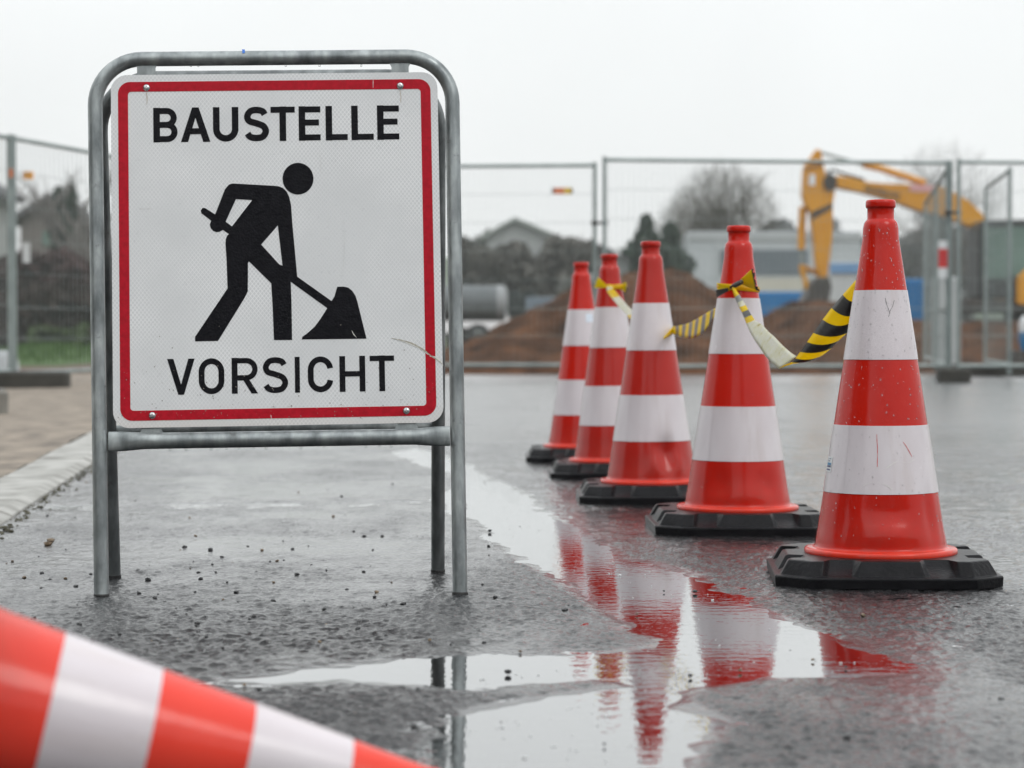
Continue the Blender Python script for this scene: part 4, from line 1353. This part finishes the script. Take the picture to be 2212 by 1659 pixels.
etube("hydraulic_hose", [(395, 290), (450, 260), (560, 300), (740, 350)], .03, M['darkmetal'], -.2)
bk = eprism("bucket", [[(300, 1240), (400, 1235), (420, 1330), (400, 1440), (330, 1520), (220, 1560), (130, 1550), (60, 1480), (110, 1480), (180, 1440), (215, 1370), (230, 1300)]], -.55, .55, M['darkmetal'])
# upper carriage: cab, engine cover, slew ring, tracks
pxid = lambda x, y: (x, y)
cabm = noisy("cab_dark", (.012, .013, .013, 1), (.03, .032, .032, 1), 2, .5)
cab = eprism("cab", [[(2086, 500), (2096, 482), (2262, 478), (2272, 492), (2272, 646), (2086, 646)]], -1.3, -.15, cabm, conv=pxid, bevel=.05)
for a, b, c, d_ in ((2096, 498, 2148, 604), (2156, 496, 2190, 600), (2196, 496, 2258, 566)):
    eprism("window", [[(a, b), (c, b), (c, d_), (a, d_)]], -1.312, -1.304, M['glass'], cab, conv=pxid, bevel=0)
eprism("engine_cover", [[(2166, 600), (2208, 566), (2480, 556), (2500, 600), (2500, 660), (2166, 660)]], -1.36, 1.25, M['excav'], conv=pxid, bevel=.06)
eprism("deck", [[(2060, 646), (2500, 661), (2500, 676), (2060, 676)]], -1.25, 1.25, M['darkmetal'], conv=pxid)
eprism("slew_ring", [[(2180, 676), (2330, 676), (2330, 690), (2180, 690)]], -.6, .6, M['darkmetal'], conv=pxid)
for y0, y1 in ((-1.4, -.85), (.85, 1.4)):
    ring = [(2075 + 38 * math.cos(R(a)), 727 + 37 * math.sin(R(a))) for a in range(90, 271, 15)] + [(2430 + 38 * math.cos(R(a)), 727 + 37 * math.sin(R(a))) for a in range(-90, 91, 15)]
    tr_ = eprism("track", [ring], y0, y1, M['darkmetal'], conv=pxid)
    if y0 < 0:
        for wx in range(2080, 2440, 50): eprism("track_wheel", [[(wx + 20 * math.cos(R(a)), 730 + 20 * math.sin(R(a))) for a in range(0, 360, 24)]], y0 - .04, y0 - .01, M['fence_steel'], tr_, conv=pxid)


def block(name, x0, y0, x1, y1, Y, depth, mat, label, cat, extra=(), group=None, bevel=.03, yaw=0):
    """box-like building or container whose front spans the given picture rectangle at distance Y"""
    a = at(x0, y1, Y); b = at(x1, y0, Y)
    zb = min(a.z, 0.0) if y1 > 690 else a.z
    zb = max(0, a.z) if a.z < .6 else a.z
    zb = 0
    o = empty(name, ((a.x + b.x) / 2, Y, 0), label, cat, group)
    m = MB(); m.box((0, depth / 2, b.z / 2), (b.x - a.x, depth, b.z)); m.build("wall" if cat in ("building", "house") else "shell", mat, o, bevel=bevel)
    for (nm, ex0, ey0, ex1, ey1, em) in extra:
        p_ = at(ex0, ey1, Y); q_ = at(ex1, ey0, Y); m = MB()
        m.box(((p_.x + q_.x) / 2 - o.location.x, -.03, (p_.z + q_.z) / 2), (q_.x - p_.x, .05, q_.z - p_.z)); m.build(nm, em, o)
    return o


lg = noisy("light_grey_cladding", (.40, .43, .45, 1), (.46, .49, .51, 1), .8, .6)
slate = noisy("slate_grey_cladding", (.10, .125, .145, 1), (.13, .155, .175, 1), .8, .6)
roofg = noisy("pale_roof", (.34, .36, .37, 1), (.40, .42, .43, 1), .8, .6)
beige = noisy("beige_panels", (.46, .44, .38, 1), (.52, .50, .43, 1), .8, .6)
bluem = noisy("blue_container_paint", (.006, .17, .42, 1), (.012, .22, .50, 1), .8, .45)
lblue = noisy("pale_blue_paint", (.12, .26, .46, 1), (.18, .32, .52, 1), .8, .5)
wgrey = noisy("pale_grey_paint", (.42, .45, .46, 1), (.50, .53, .53, 1), 1.2, .6)
block("industrial_building", 1488, 500, 1860, 700, 92, 22, lg, "flat grey industrial building with a slate band, behind the bow-tied cone", "building",
      [("roof_edge", 1488, 503, 1860, 520, roofg), ("window_band", 1556, 540, 1745, 593, slate), ("beige_panel", 1600, 600, 1860, 640, beige), ("downpipe", 1547, 520, 1552, 690, wgrey)])
rb_ = lambda Y, x0, x1, n: [("rib", x0 + (x1 - x0) * k / n - 1, 632, x0 + (x1 - x0) * k / n + 1, 700, bluem) for k in range(n + 1)]
block("container", 1618, 630, 1795, 700, 62, 2.4, bluem, "bright blue container beyond the bow-tied cone", "container", rb_(62, 1620, 1794, 14))
block("container", 1948, 602, 2002, 690, 60, 2.4, bluem, "blue container showing right of the nearest cone", "container", [("rib", 1950 + k * 8, 605, 1952 + k * 8, 690, bluem) for k in range(7)])
block("site_cabin", 1792, 566, 1880, 690, 58, 2.6, wgrey, "pale grey site cabin with a light blue top beside the excavator bucket", "cabin", [("blue_fascia", 1792, 568, 1880, 590, lblue)])
block("switch_cabinet", 2026, 598, 2076, 672, 30, .5, wgrey, "pale grey switch cabinet standing behind the red and white plate", "cabinet", [("door", 2030, 603, 2050, 668, M['white'])])
# houses and sheds further off, left of the far cones
gable_m = noisy("house_wall", (.40, .42, .41, 1), (.46, .48, .47, 1), .6, .8)
hw_m = noisy('house_wall_dull', (.26, .275, .275, 1), (.32, .335, .335, 1), .6, .8)
roof_m = noisy("green_grey_roof", (.24, .275, .255, 1), (.29, .32, .30, 1), .6, .8)
def house(x0, x1, yeave, yridge, Y, depth, wm, rm, label, wins=(), ridge_x=None, name="house"):
    a = at(x0, yeave, Y); b = at(x1, yeave, Y); rz = at(x0, yridge, Y).z
    o = empty(name, ((a.x + b.x) / 2, Y, 0), label, "house"); hw = (b.x - a.x) / 2
    rx = 0 if ridge_x is None else at(ridge_x, yridge, Y).x - o.location.x
    m = MB(); m.box((0, depth / 2, a.z / 2), (2 * hw, depth, a.z))
    m.add([(-hw, 0, a.z), (hw, 0, a.z), (rx, 0, rz - .05), (-hw, depth, a.z), (hw, depth, a.z), (rx, depth, rz - .05)], [(0, 1, 2), (3, 5, 4)]); m.build("wall", wm, o)
    r_ = MB(); t = .22
    for s in (-1, 1):
        e = Vector((s * (hw + .4), 0, a.z - .25)); k_ = Vector((rx, 0, rz))
        vs = [e + Vector((0, -.4, 0)), k_ + Vector((0, -.4, 0)), k_ + Vector((0, depth + .4, 0)), e + Vector((0, depth + .4, 0))]
        r_.add(vs + [v + Vector((0, 0, t)) for v in vs], [(0, 1, 2, 3), (4, 5, 6, 7), (0, 1, 5, 4), (1, 2, 6, 5), (2, 3, 7, 6), (3, 0, 4, 7)])
    r_.build("roof", rm, o)
    for (w0, y0, w1, y1) in wins:
        p_ = at(w0, y1, Y); q_ = at(w1, y0, Y); m = MB()
        m.box(((p_.x + q_.x) / 2 - o.location.x, -.02, (p_.z + q_.z) / 2), (q_.x - p_.x, .06, q_.z - p_.z)); m.build("window", M['glass'], o)
    return o


house(1052, 1196, 509, 477, 140, 12, hw_m, roof_m, "pale gabled house with a green-grey roof beyond the earth heap", [(1075, 552, 1090, 575), (1120, 552, 1135, 575), (1165, 552, 1180, 575)], 1112)
beiw = noisy("beige_house_wall", (.34, .33, .26, 1), (.40, .39, .31, 1), .5, .8); grw = noisy("grey_house_wall", (.20, .215, .22, 1), (.26, .275, .28, 1), .5, .8); drf = noisy("dark_roof", (.075, .075, .08, 1), (.11, .11, .115, 1), .5, .8)
house(1148, 1218, 568, 545, 118, 9, beiw, drf, "low beige house in front of the pale gabled house", [(1160, 585, 1170, 603), (1190, 585, 1200, 603)])
house(1236, 1360, 566, 536, 128, 9, grw, drf, "grey house with a dark roof behind the farthest cone", [(1260, 585, 1272, 602)])
house(44, 152, 470, 432, 78, 4, noisy("brown_house_wall", (.14, .125, .115, 1), (.20, .18, .165, 1), .5, .8), drf, "brown house with a dark roof behind the hedge at the left", [(92, 500, 108, 530), (122, 500, 136, 530)], 110)
house(-330, -120, 386, 330, 62, 8, gable_m, drf, "pale house cut off by the left edge")
block("low_shed", 1136, 642, 1202, 690, 66, 3, noisy("blue_grey_shed", (.13, .17, .21, 1), (.17, .21, .25, 1), .6, .7), "low blue-grey shed left of the earth heap", "shed")
# grey drum-ended trailer and white car, half hidden by the heap
tn = empty("tank_trailer", (at(1050, 700, 46).x, 46, 0), "grey tank trailer with a pale rounded end, left of the earth heap", "trailer")
m = MB(); c0 = at(1020, 655, 46); c1_ = at(1094, 655, 46)
m.tube([(c0.x - tn.location.x - 1.0, 0, c0.z), (c1_.x - tn.location.x - .12, 0, c0.z)], .36, 20); m.build("tank", noisy("tank_grey", (.085, .10, .105, 1), (.13, .145, .15, 1), 2, .5), tn, smooth=True)
m = MB(); m.tube([(c1_.x - tn.location.x - .20, 0, c0.z), (c1_.x - tn.location.x - .04, 0, c0.z), (c1_.x - tn.location.x + .02, 0, c0.z)], [.37, .36, .25], 20); m.build("end_cap", noisy('dull_end_grey', (.22, .235, .24, 1), (.28, .295, .30, 1), 2, .6), tn, smooth=True)
m = MB()
for s in (-.5, .4):
    m.tube([(s, -.4, .28), (s, -.22, .28)], .28, 16); m.tube([(s, .22, .28), (s, .4, .28)], .28, 16)
m.build("wheel", M['rubber'], tn)
m = MB(); m.box((-.2, 0, .40), (1.9, .5, .10)); m.build("chassis", M['darkmetal'], tn)


def car(xc, Y, yaw, paint, label):
    o = empty("parked_car", (xc, Y, 0), label, "car"); o.rotation_euler = (0, 0, yaw)
    prof = [(-2.1, .35), (-2.1, .72), (-1.95, .88), (-1.2, .95), (-.55, 1.42), (.75, 1.46), (1.5, .98), (2.05, .90), (2.12, .6), (2.1, .35)]
    m = MB(); rows = []
    for y, k in ((-.85, .93), (-.80, 1), (.80, 1), (.85, .93)): rows.append([(x, y * (1 if z < 1 else .86), .35 + (z - .35) * k) for x, z in prof])
    m.grid(rows); n = len(prof); m.add(rows[0], [tuple(range(n))]); m.add(rows[-1], [tuple(range(n))[::-1]]); m.build("body", paint, o, smooth=True)
    for s in (-1, 1):
        m = MB(); m.prism([[(-1.1, .97), (-.52, 1.36), (.70, 1.40), (1.32, .99)]], lambda x, z, t: Vector((x, s * (.80 - (z - .95) * .22) + t * s, z)), .0, .012); m.build("window", M['glass'], o)
        for x in (-1.35, 1.35):
            m = MB(); m.tube([(x, s * .68, .32), (x, s * .87, .32)], .32, 20); wq = m.build("wheel", M['rubber'], o, smooth=True)
            m = MB(); m.tube([(x, s * .86, .32), (x, s * .885, .32)], .19, 16); m.build("rim", M['fence_steel'], wq)
        m = MB(); m.box((2.10, s * .62, .70), (.06, .30, .14)); m.build("headlight", M['white'], o)
        m = MB(); m.box((-2.10, s * .66, .74), (.05, .26, .14)); m.build("tail_light", redp, o)
    return o


wp = noisy("white_car_paint", (.74, .75, .76, 1), (.78, .79, .80, 1), 1, .25)
car(at(975, 700, 52).x - .9, 52, R(14), wp, "white car partly behind the sign, left of the earth heap")
pt = onz(-8, 812)
m = MB(); m.grid([[(x * k, y * k, z) for x, y in rrect(-.24, -.20, .24, .20, .12, 5)] for z, k in ((0, 1.08), (.03, 1.08), (.035, 1.0), (.20, .88), (.25, .78), (.27, .6), (.275, .1))], closed=True)
o = m.build("plastic_tub", noisy("pale_grey_plastic", (.36, .38, .40, 1), (.44, .46, .48, 1), 4, .4), smooth=True, sharp=50); o.location = (pt.x, pt.y, .0); tag(o, "pale grey upturned tub on the ground by the left edge", "tub")
# round white and blue drum at the right edge
m = MB(); pdr = at(2228, 740, 30); m.tube([(0, 0, 0), (0, 0, .12), (0, 0, .24)], [.13, .165, .165], 20)
dro = empty("plastic_drum", (pdr.x, 30, .23), "white and blue plastic drum at the right edge behind the fence", "drum")
m.build("blue_bottom", bluem, dro, smooth=True)
m = MB(); m.tube([(0, 0, .241), (0, 0, .38), (0, 0, .45), (0, 0, .47)], [.165, .165, .12, .04], 20); m.build("white_top", M['white'], dro, smooth=True)
pst = MB(); pst.box((0, 0, .115), (.5, .5, .23)); o = pst.build("timber_block", M['darkmetal']); o.location = (pdr.x, 30, 0); tag(o, "dark timber block under the white and blue drum", "block")

# ================================================================== PLANTS
def leaf(mb, c, s, rg=rnd, thin=1.0):
    a = Vector((rg.gauss(0, 1), rg.gauss(0, 1), rg.gauss(0, 1))).normalized()
    b = a.cross(Vector((rg.gauss(0, 1), rg.gauss(0, 1), rg.gauss(0, 1)))).normalized()
    a, b = a * s, b * s * thin; c = Vector(c)
    mb.add([c - a - b, c + a - b * .3, c + a * .7 + b, c - a * .5 + b], [(0, 1, 2, 3)])


def branchy(name, x, Y, h, spread, label, seed, col, fuzz=0, levels=5, group=None, start=.25):
    """leafless tree: recursive limbs, the crown a cloud of fine twigs"""
    rg = random.Random(seed); tr_ = MB(); cr_ = MB()
    def grow(p, d, L, r_, lev, mb):
        n = 3; pts = [p]
        for k in range(n):
            d = (d + Vector((rg.gauss(0, .13), rg.gauss(0, .13), rg.gauss(.03, .10)))).normalized(); pts.append(pts[-1] + d * L / n)
        mb.tube(pts, [r_ * (1 - .4 * k / n) for k in range(n + 1)], 5 if lev < 3 else 3, caps=False)
        if lev >= levels: return
        for k in range(rg.choice((3, 4)) if lev else 6):
            q_ = pts[rg.randint(1, n)] if lev else pts[1].lerp(pts[-1], rg.random())
            e = (d + Vector((rg.gauss(0, .75), rg.gauss(0, .75), rg.gauss(.15, .4))) * spread).normalized()
            grow(q_, e, L * rg.uniform(.50, .72), r_ * .55, lev + 1, cr_)
    grow(Vector((0, 0, 0)), Vector((0, 0, 1)), h * .45, h * .026, 0, tr_)
    for k in range(fuzz):
        v = Vector((rg.gauss(0, 1), rg.gauss(0, 1), rg.gauss(0, 1))).normalized() * (rg.random() ** .45)
        p = Vector((v.x * .31 * h, v.y * .31 * h, h * .62 + v.z * .34 * h)); e = (Vector((v.x, v.y, v.z + .7)) + Vector((rg.gauss(0, .4), rg.gauss(0, .4), rg.gauss(0, .4)))).normalized()
        sd_ = e.cross(Vector((rg.gauss(0, 1), rg.gauss(0, 1), rg.gauss(0, 1)))).normalized() * rg.uniform(.006, .014); q_ = e * rg.uniform(.25, .7)
        cr_.add([p - sd_, p + sd_, p + q_], [(0, 1, 2)])
    o = empty(name, (x, Y, 0), label, "tree", group)
    tr_.build("trunk", col, o, fix=False); cr_.build("crown", col, o, fix=False)
    return o


bark = noisy("bare_twigs", (.055, .052, .038, 1), (.095, .088, .066, 1), 1, .9)
bark2 = noisy("pale_twigs", (.13, .12, .11, 1), (.18, .17, .16, 1), 1, .9)
branchy("bare_tree", at(1560, 700, 95).x, 95, 7.6, 1.0, "wide bare tree above the grey industrial building", 4, bark, levels=5, fuzz=9000)
branchy("bare_tree", at(1500, 700, 100).x, 100, 6.6, 1.0, "smaller bare tree between the conifers and the wide bare tree", 9, bark, levels=5, fuzz=4000)
branchy("bare_tree", at(2037, 700, 105).x, 105, 9.4, .9, "pale bare tree rising above the right fence posts", 14, bark2, levels=5, fuzz=3500)
branchy("bare_tree", at(150, 700, 70).x, 70, 7.0, .7, "thin bare tree above the brown house at the left", 21, bark2, levels=4)
branchy("bare_tree", at(62, 700, 56).x, 66, 5.0, .7, "thin bare tree beside the left fence post", 25, bark2, levels=4)


def conifer(x, Y, h, wd, label, seed, col, group=None):
    rg = random.Random(seed); f = MB(); t = MB(); t.tube([(0, 0, 0), (0, 0, h * .97)], [h * .02, .01], 6)
    for k in range(4200):
        z = h * (.06 + .94 * rg.random() ** 1.25); rr = wd * (1 - z / h) ** .62 * (.72 + .28 * math.sin(z * 5 + seed)) + .03
        a = rg.uniform(0, 6.283); q_ = rr * math.sqrt(rg.uniform(.1, 1))
        leaf(f, (q_ * math.cos(a), q_ * math.sin(a), z - q_ * .18), rg.uniform(.07, .17) * h / 5, rg, .5)
    o = empty("conifer", (x, Y, 0), label, "tree", group); t.build("trunk", bark, o); f.build("crown", col, o, fix=False)
    return o


gd = noisy("conifer_green", (.022, .042, .028, 1), (.045, .075, .048, 1), 1.2, .85)
conifer(at(1396, 700, 80).x, 80, 4.55, 2.1, "dark conifer behind the dented cone, the taller left one of a pair", 3, gd, "dark conifers")
conifer(at(1447, 700, 82).x, 82, 4.35, 2.0, "dark conifer right of the taller one, beside the grey building", 5, gd, "dark conifers")
conifer(at(1424, 700, 84).x, 84, 3.4, 2.6, "low dark conifer filling the gap between the taller pair", 6, gd, "dark conifers")
conifer(at(128, 700, 74).x, 74, 5.1, .62, "slim conifer tip in front of the brown house, left one", 7, gd, "slim conifers by the brown house")
conifer(at(156, 700, 74).x, 74, 5.2, .66, "slim conifer tip at the right end of the brown house roof", 8, gd, "slim conifers by the brown house")


def bush(name, px0, px1, ytop, Y, depth, label, cat, seed, col, n=3000, s=.10, kind=None, zb=0):
    rg = random.Random(seed); m = MB(); a = at(px0, ytop, Y); b = at(px1, ytop, Y); L = b.x - a.x
    for k in range(n):
        x = rg.random() * L; yy = rg.uniform(0, depth)
        top = a.z * (.72 + .28 * float(vnoise(x + 31 * seed, yy * .2, max(.35, L / 9), seed)) + .10 * (float(vnoise(x, yy, .4, seed + 1)) - .5))
        z = zb + (top - zb) * (1 - rg.random() ** 1.7)
        leaf(m, (x, yy, z), s * rg.uniform(.5, 1.4), rg, .6)
    st_ = MB()
    for k in range(int(L * 2.5) + 2):
        x = rg.random() * L; yy = depth * rg.uniform(.2, .8); st_.tube([(x, yy, 0), (x + rg.gauss(0, .1), yy, a.z * .8)], [.04, .012], 5)
    if kind:
        o = m.build(name, col, fix=False); o.location = (a.x, Y, 0); return tag(o, kind=kind)
    o = empty(name, (a.x, Y, 0), label, cat)
    m.build("foliage", col, o, fix=False); st_.build("stem", bark, o)
    return o


hbr = noisy("brown_hedge_leaves", (.036, .020, .020, 1), (.10, .055, .053, 1), .9, .9)
hgr = noisy("grey_green_leaves", (.055, .062, .052, 1), (.10, .11, .092, 1), .8, .9)
gsh = noisy("green_shrub_leaves", (.035, .060, .018, 1), (.07, .11, .03, 1), 1.5, .85)
hdk = noisy("dark_hedge_leaves", (.024, .016, .013, 1), (.060, .040, .033, 1), 1.2, .9)
bush("hedge", -60, 330, 545, 52, 2.5, "purple-brown hedge behind the left fence", "hedge", 2, hbr, 5200, .16)
bush("hedge", 20, 330, 612, 46, 1.6, "dark lower hedge in front of the purple-brown hedge", "hedge", 3, hdk, 3600, .13)
bush("shrub", 62, 168, 700, 40, 1.2, "low green shrub on the bank behind the left fence", "shrub", 4, gsh, 1500, .07)
bush("treeline", 985, 1120, 500, 150, 8, None, None, 6, hgr, 2600, .45, 'stuff')
bush("treeline", 1180, 1420, 535, 165, 8, None, None, 7, hgr, 3600, .45, 'stuff')
bush("treeline", 1640, 2120, 478, 170, 10, None, None, 8, noisy("far_grey_twigs", (.085, .092, .092, 1), (.13, .14, .138, 1), .5, .9), 6500, .5, 'stuff')
bush("hedge", 985, 1150, 622, 84, 2, "dark grey-green hedge below the pale gabled house", "hedge", 9, noisy("deep_grey_green", (.040, .052, .050, 1), (.065, .080, .075, 1), .8, .9), 3600, .2)
bush("hedge", 1212, 1330, 598, 78, 2, "pale grey scrub at the left shoulder of the earth heap", "shrub", 10, noisy("pale_scrub", (.22, .225, .215, 1), (.32, .325, .31, 1), .8, .9), 1600, .16)
bush("treeline", 980, 1290, 511, 104, 3, None, None, 11, noisy("grey_brown_twigs", (.075, .072, .062, 1), (.125, .12, .105, 1), .6, .9), 6500, .24, 'stuff')
# far low hill
m = MB(); rows = []
for y in (205, 232, 262):
    k = {205: 0, 232: 1, 262: .9}[y]
    rows.append([(x, y, -1 + k * (6.6 + 3 * float(vnoise(x, y, 70, 3)))) for x in np.linspace(-260, 260, 50)])
m.grid(rows); tag(m.build("hills", noisy("far_hill", (.075, .10, .07, 1), (.12, .15, .105, 1), .03, .95), smooth=True, sharp=180), kind='structure')
# mown grass behind the left fence
m = MB(); rows = []
for y in np.linspace(33, 45, 24):
    rows.append([(x, y, -.02 + .24 * max(0, 1 - ((x + 7.9) / .85) ** 2) * max(0, 1 - ((y - 39.5) / 6) ** 2) ** .5) for x in np.linspace(-10.6, -6.6, 30)])
m.grid(rows); gp = m.build("lawn", noisy("grass_green", (.035, .085, .012, 1), (.06, .12, .02, 1), 3, .9, 0, .03, 20), smooth=True, sharp=180); tag(gp, kind='structure')
m = MB(); rg = random.Random(5)
for k in range(5000):
    x, y = rg.uniform(-10.3, -6.9), rg.uniform(34, 44.5)
    z = .24 * max(0, 1 - ((x + 7.9) / .85) ** 2) * max(0, 1 - ((y - 39.5) / 6) ** 2) ** .5
    if z < .02: continue
    d_ = rg.gauss(0, .02); m.add([(x - .012, y, z - .02), (x + .012, y, z - .02), (x + d_, y + rg.gauss(0, .02), z + rg.uniform(.03, .09))], [(0, 1, 2)])
tag(m.build("grass", noisy("grass_blades", (.035, .09, .012, 1), (.065, .13, .02, 1), 3, .8), fix=False), kind='stuff')

# ================================================================== UNSEEN TREES AND BUILDING ADDED BEHIND THE CAMERA (to darken reflections)
rg = random.Random(31); m = MB()  # unseen treeline, put in to darken what sign and cones reflect
for k in range(5200):
    x = rg.uniform(-45, 60); y_ = -24 - rg.uniform(0, 5)
    top = 4.0 + 3.4 * float(vnoise(x, 0, 6.5, 2)) + .8 * float(vnoise(x, 3, 1.6, 3))
    leaf(m, (x, y_, top * (1 - rg.random() ** 1.6)), rg.uniform(.35, .8), rg, .6)
tag(m.build("treeline", noisy("added_tree_leaves", (.030, .036, .022, 1), (.06, .066, .045, 1), .5, .9), fix=False), kind='stuff')
bb_ = empty("unseen_building", (-31.6, -8.8, 0), "tall unseen grey building, placed to mirror dark in the left sides of the cones", "building")
bb_.rotation_euler = (0, 0, R(124))  # unseen building inferred from the cones' dark sides, placed to darken their reflections
m = MB(); m.box((0, 0, 10), (27, 10, 20)); m.build("wall", noisy("dark_render", (.06, .056, .053, 1), (.085, .08, .077, 1), .4, .8), bb_)
for fl in range(5):
    for k in range(7):
        m = MB(); m.box((-10.8 + k * 3.6, -5.02, 2.2 + fl * 3.7), (1.7, .10, 1.8)); m.build("window", M['glass'], bb_)

# ================================================================== HAZE
hz = bpy.data.materials.new("haze"); hz.use_nodes = True
hn = hz.node_tree; hn.nodes.remove(hn.nodes['Principled BSDF'])
pv = hn.nodes.new("ShaderNodeVolumePrincipled")
pv.inputs['Color'].default_value = (.99, 1, 1, 1); pv.inputs['Density'].default_value = .0006; pv.inputs['Anisotropy'].default_value = .3
hn.links.new(pv.outputs[0], hn.nodes['Material Output'].inputs['Volume'])
m = MB(); m.box((0, 95, 13), (560, 420, 28.06)); tag(m.build("haze", hz), kind='stuff')
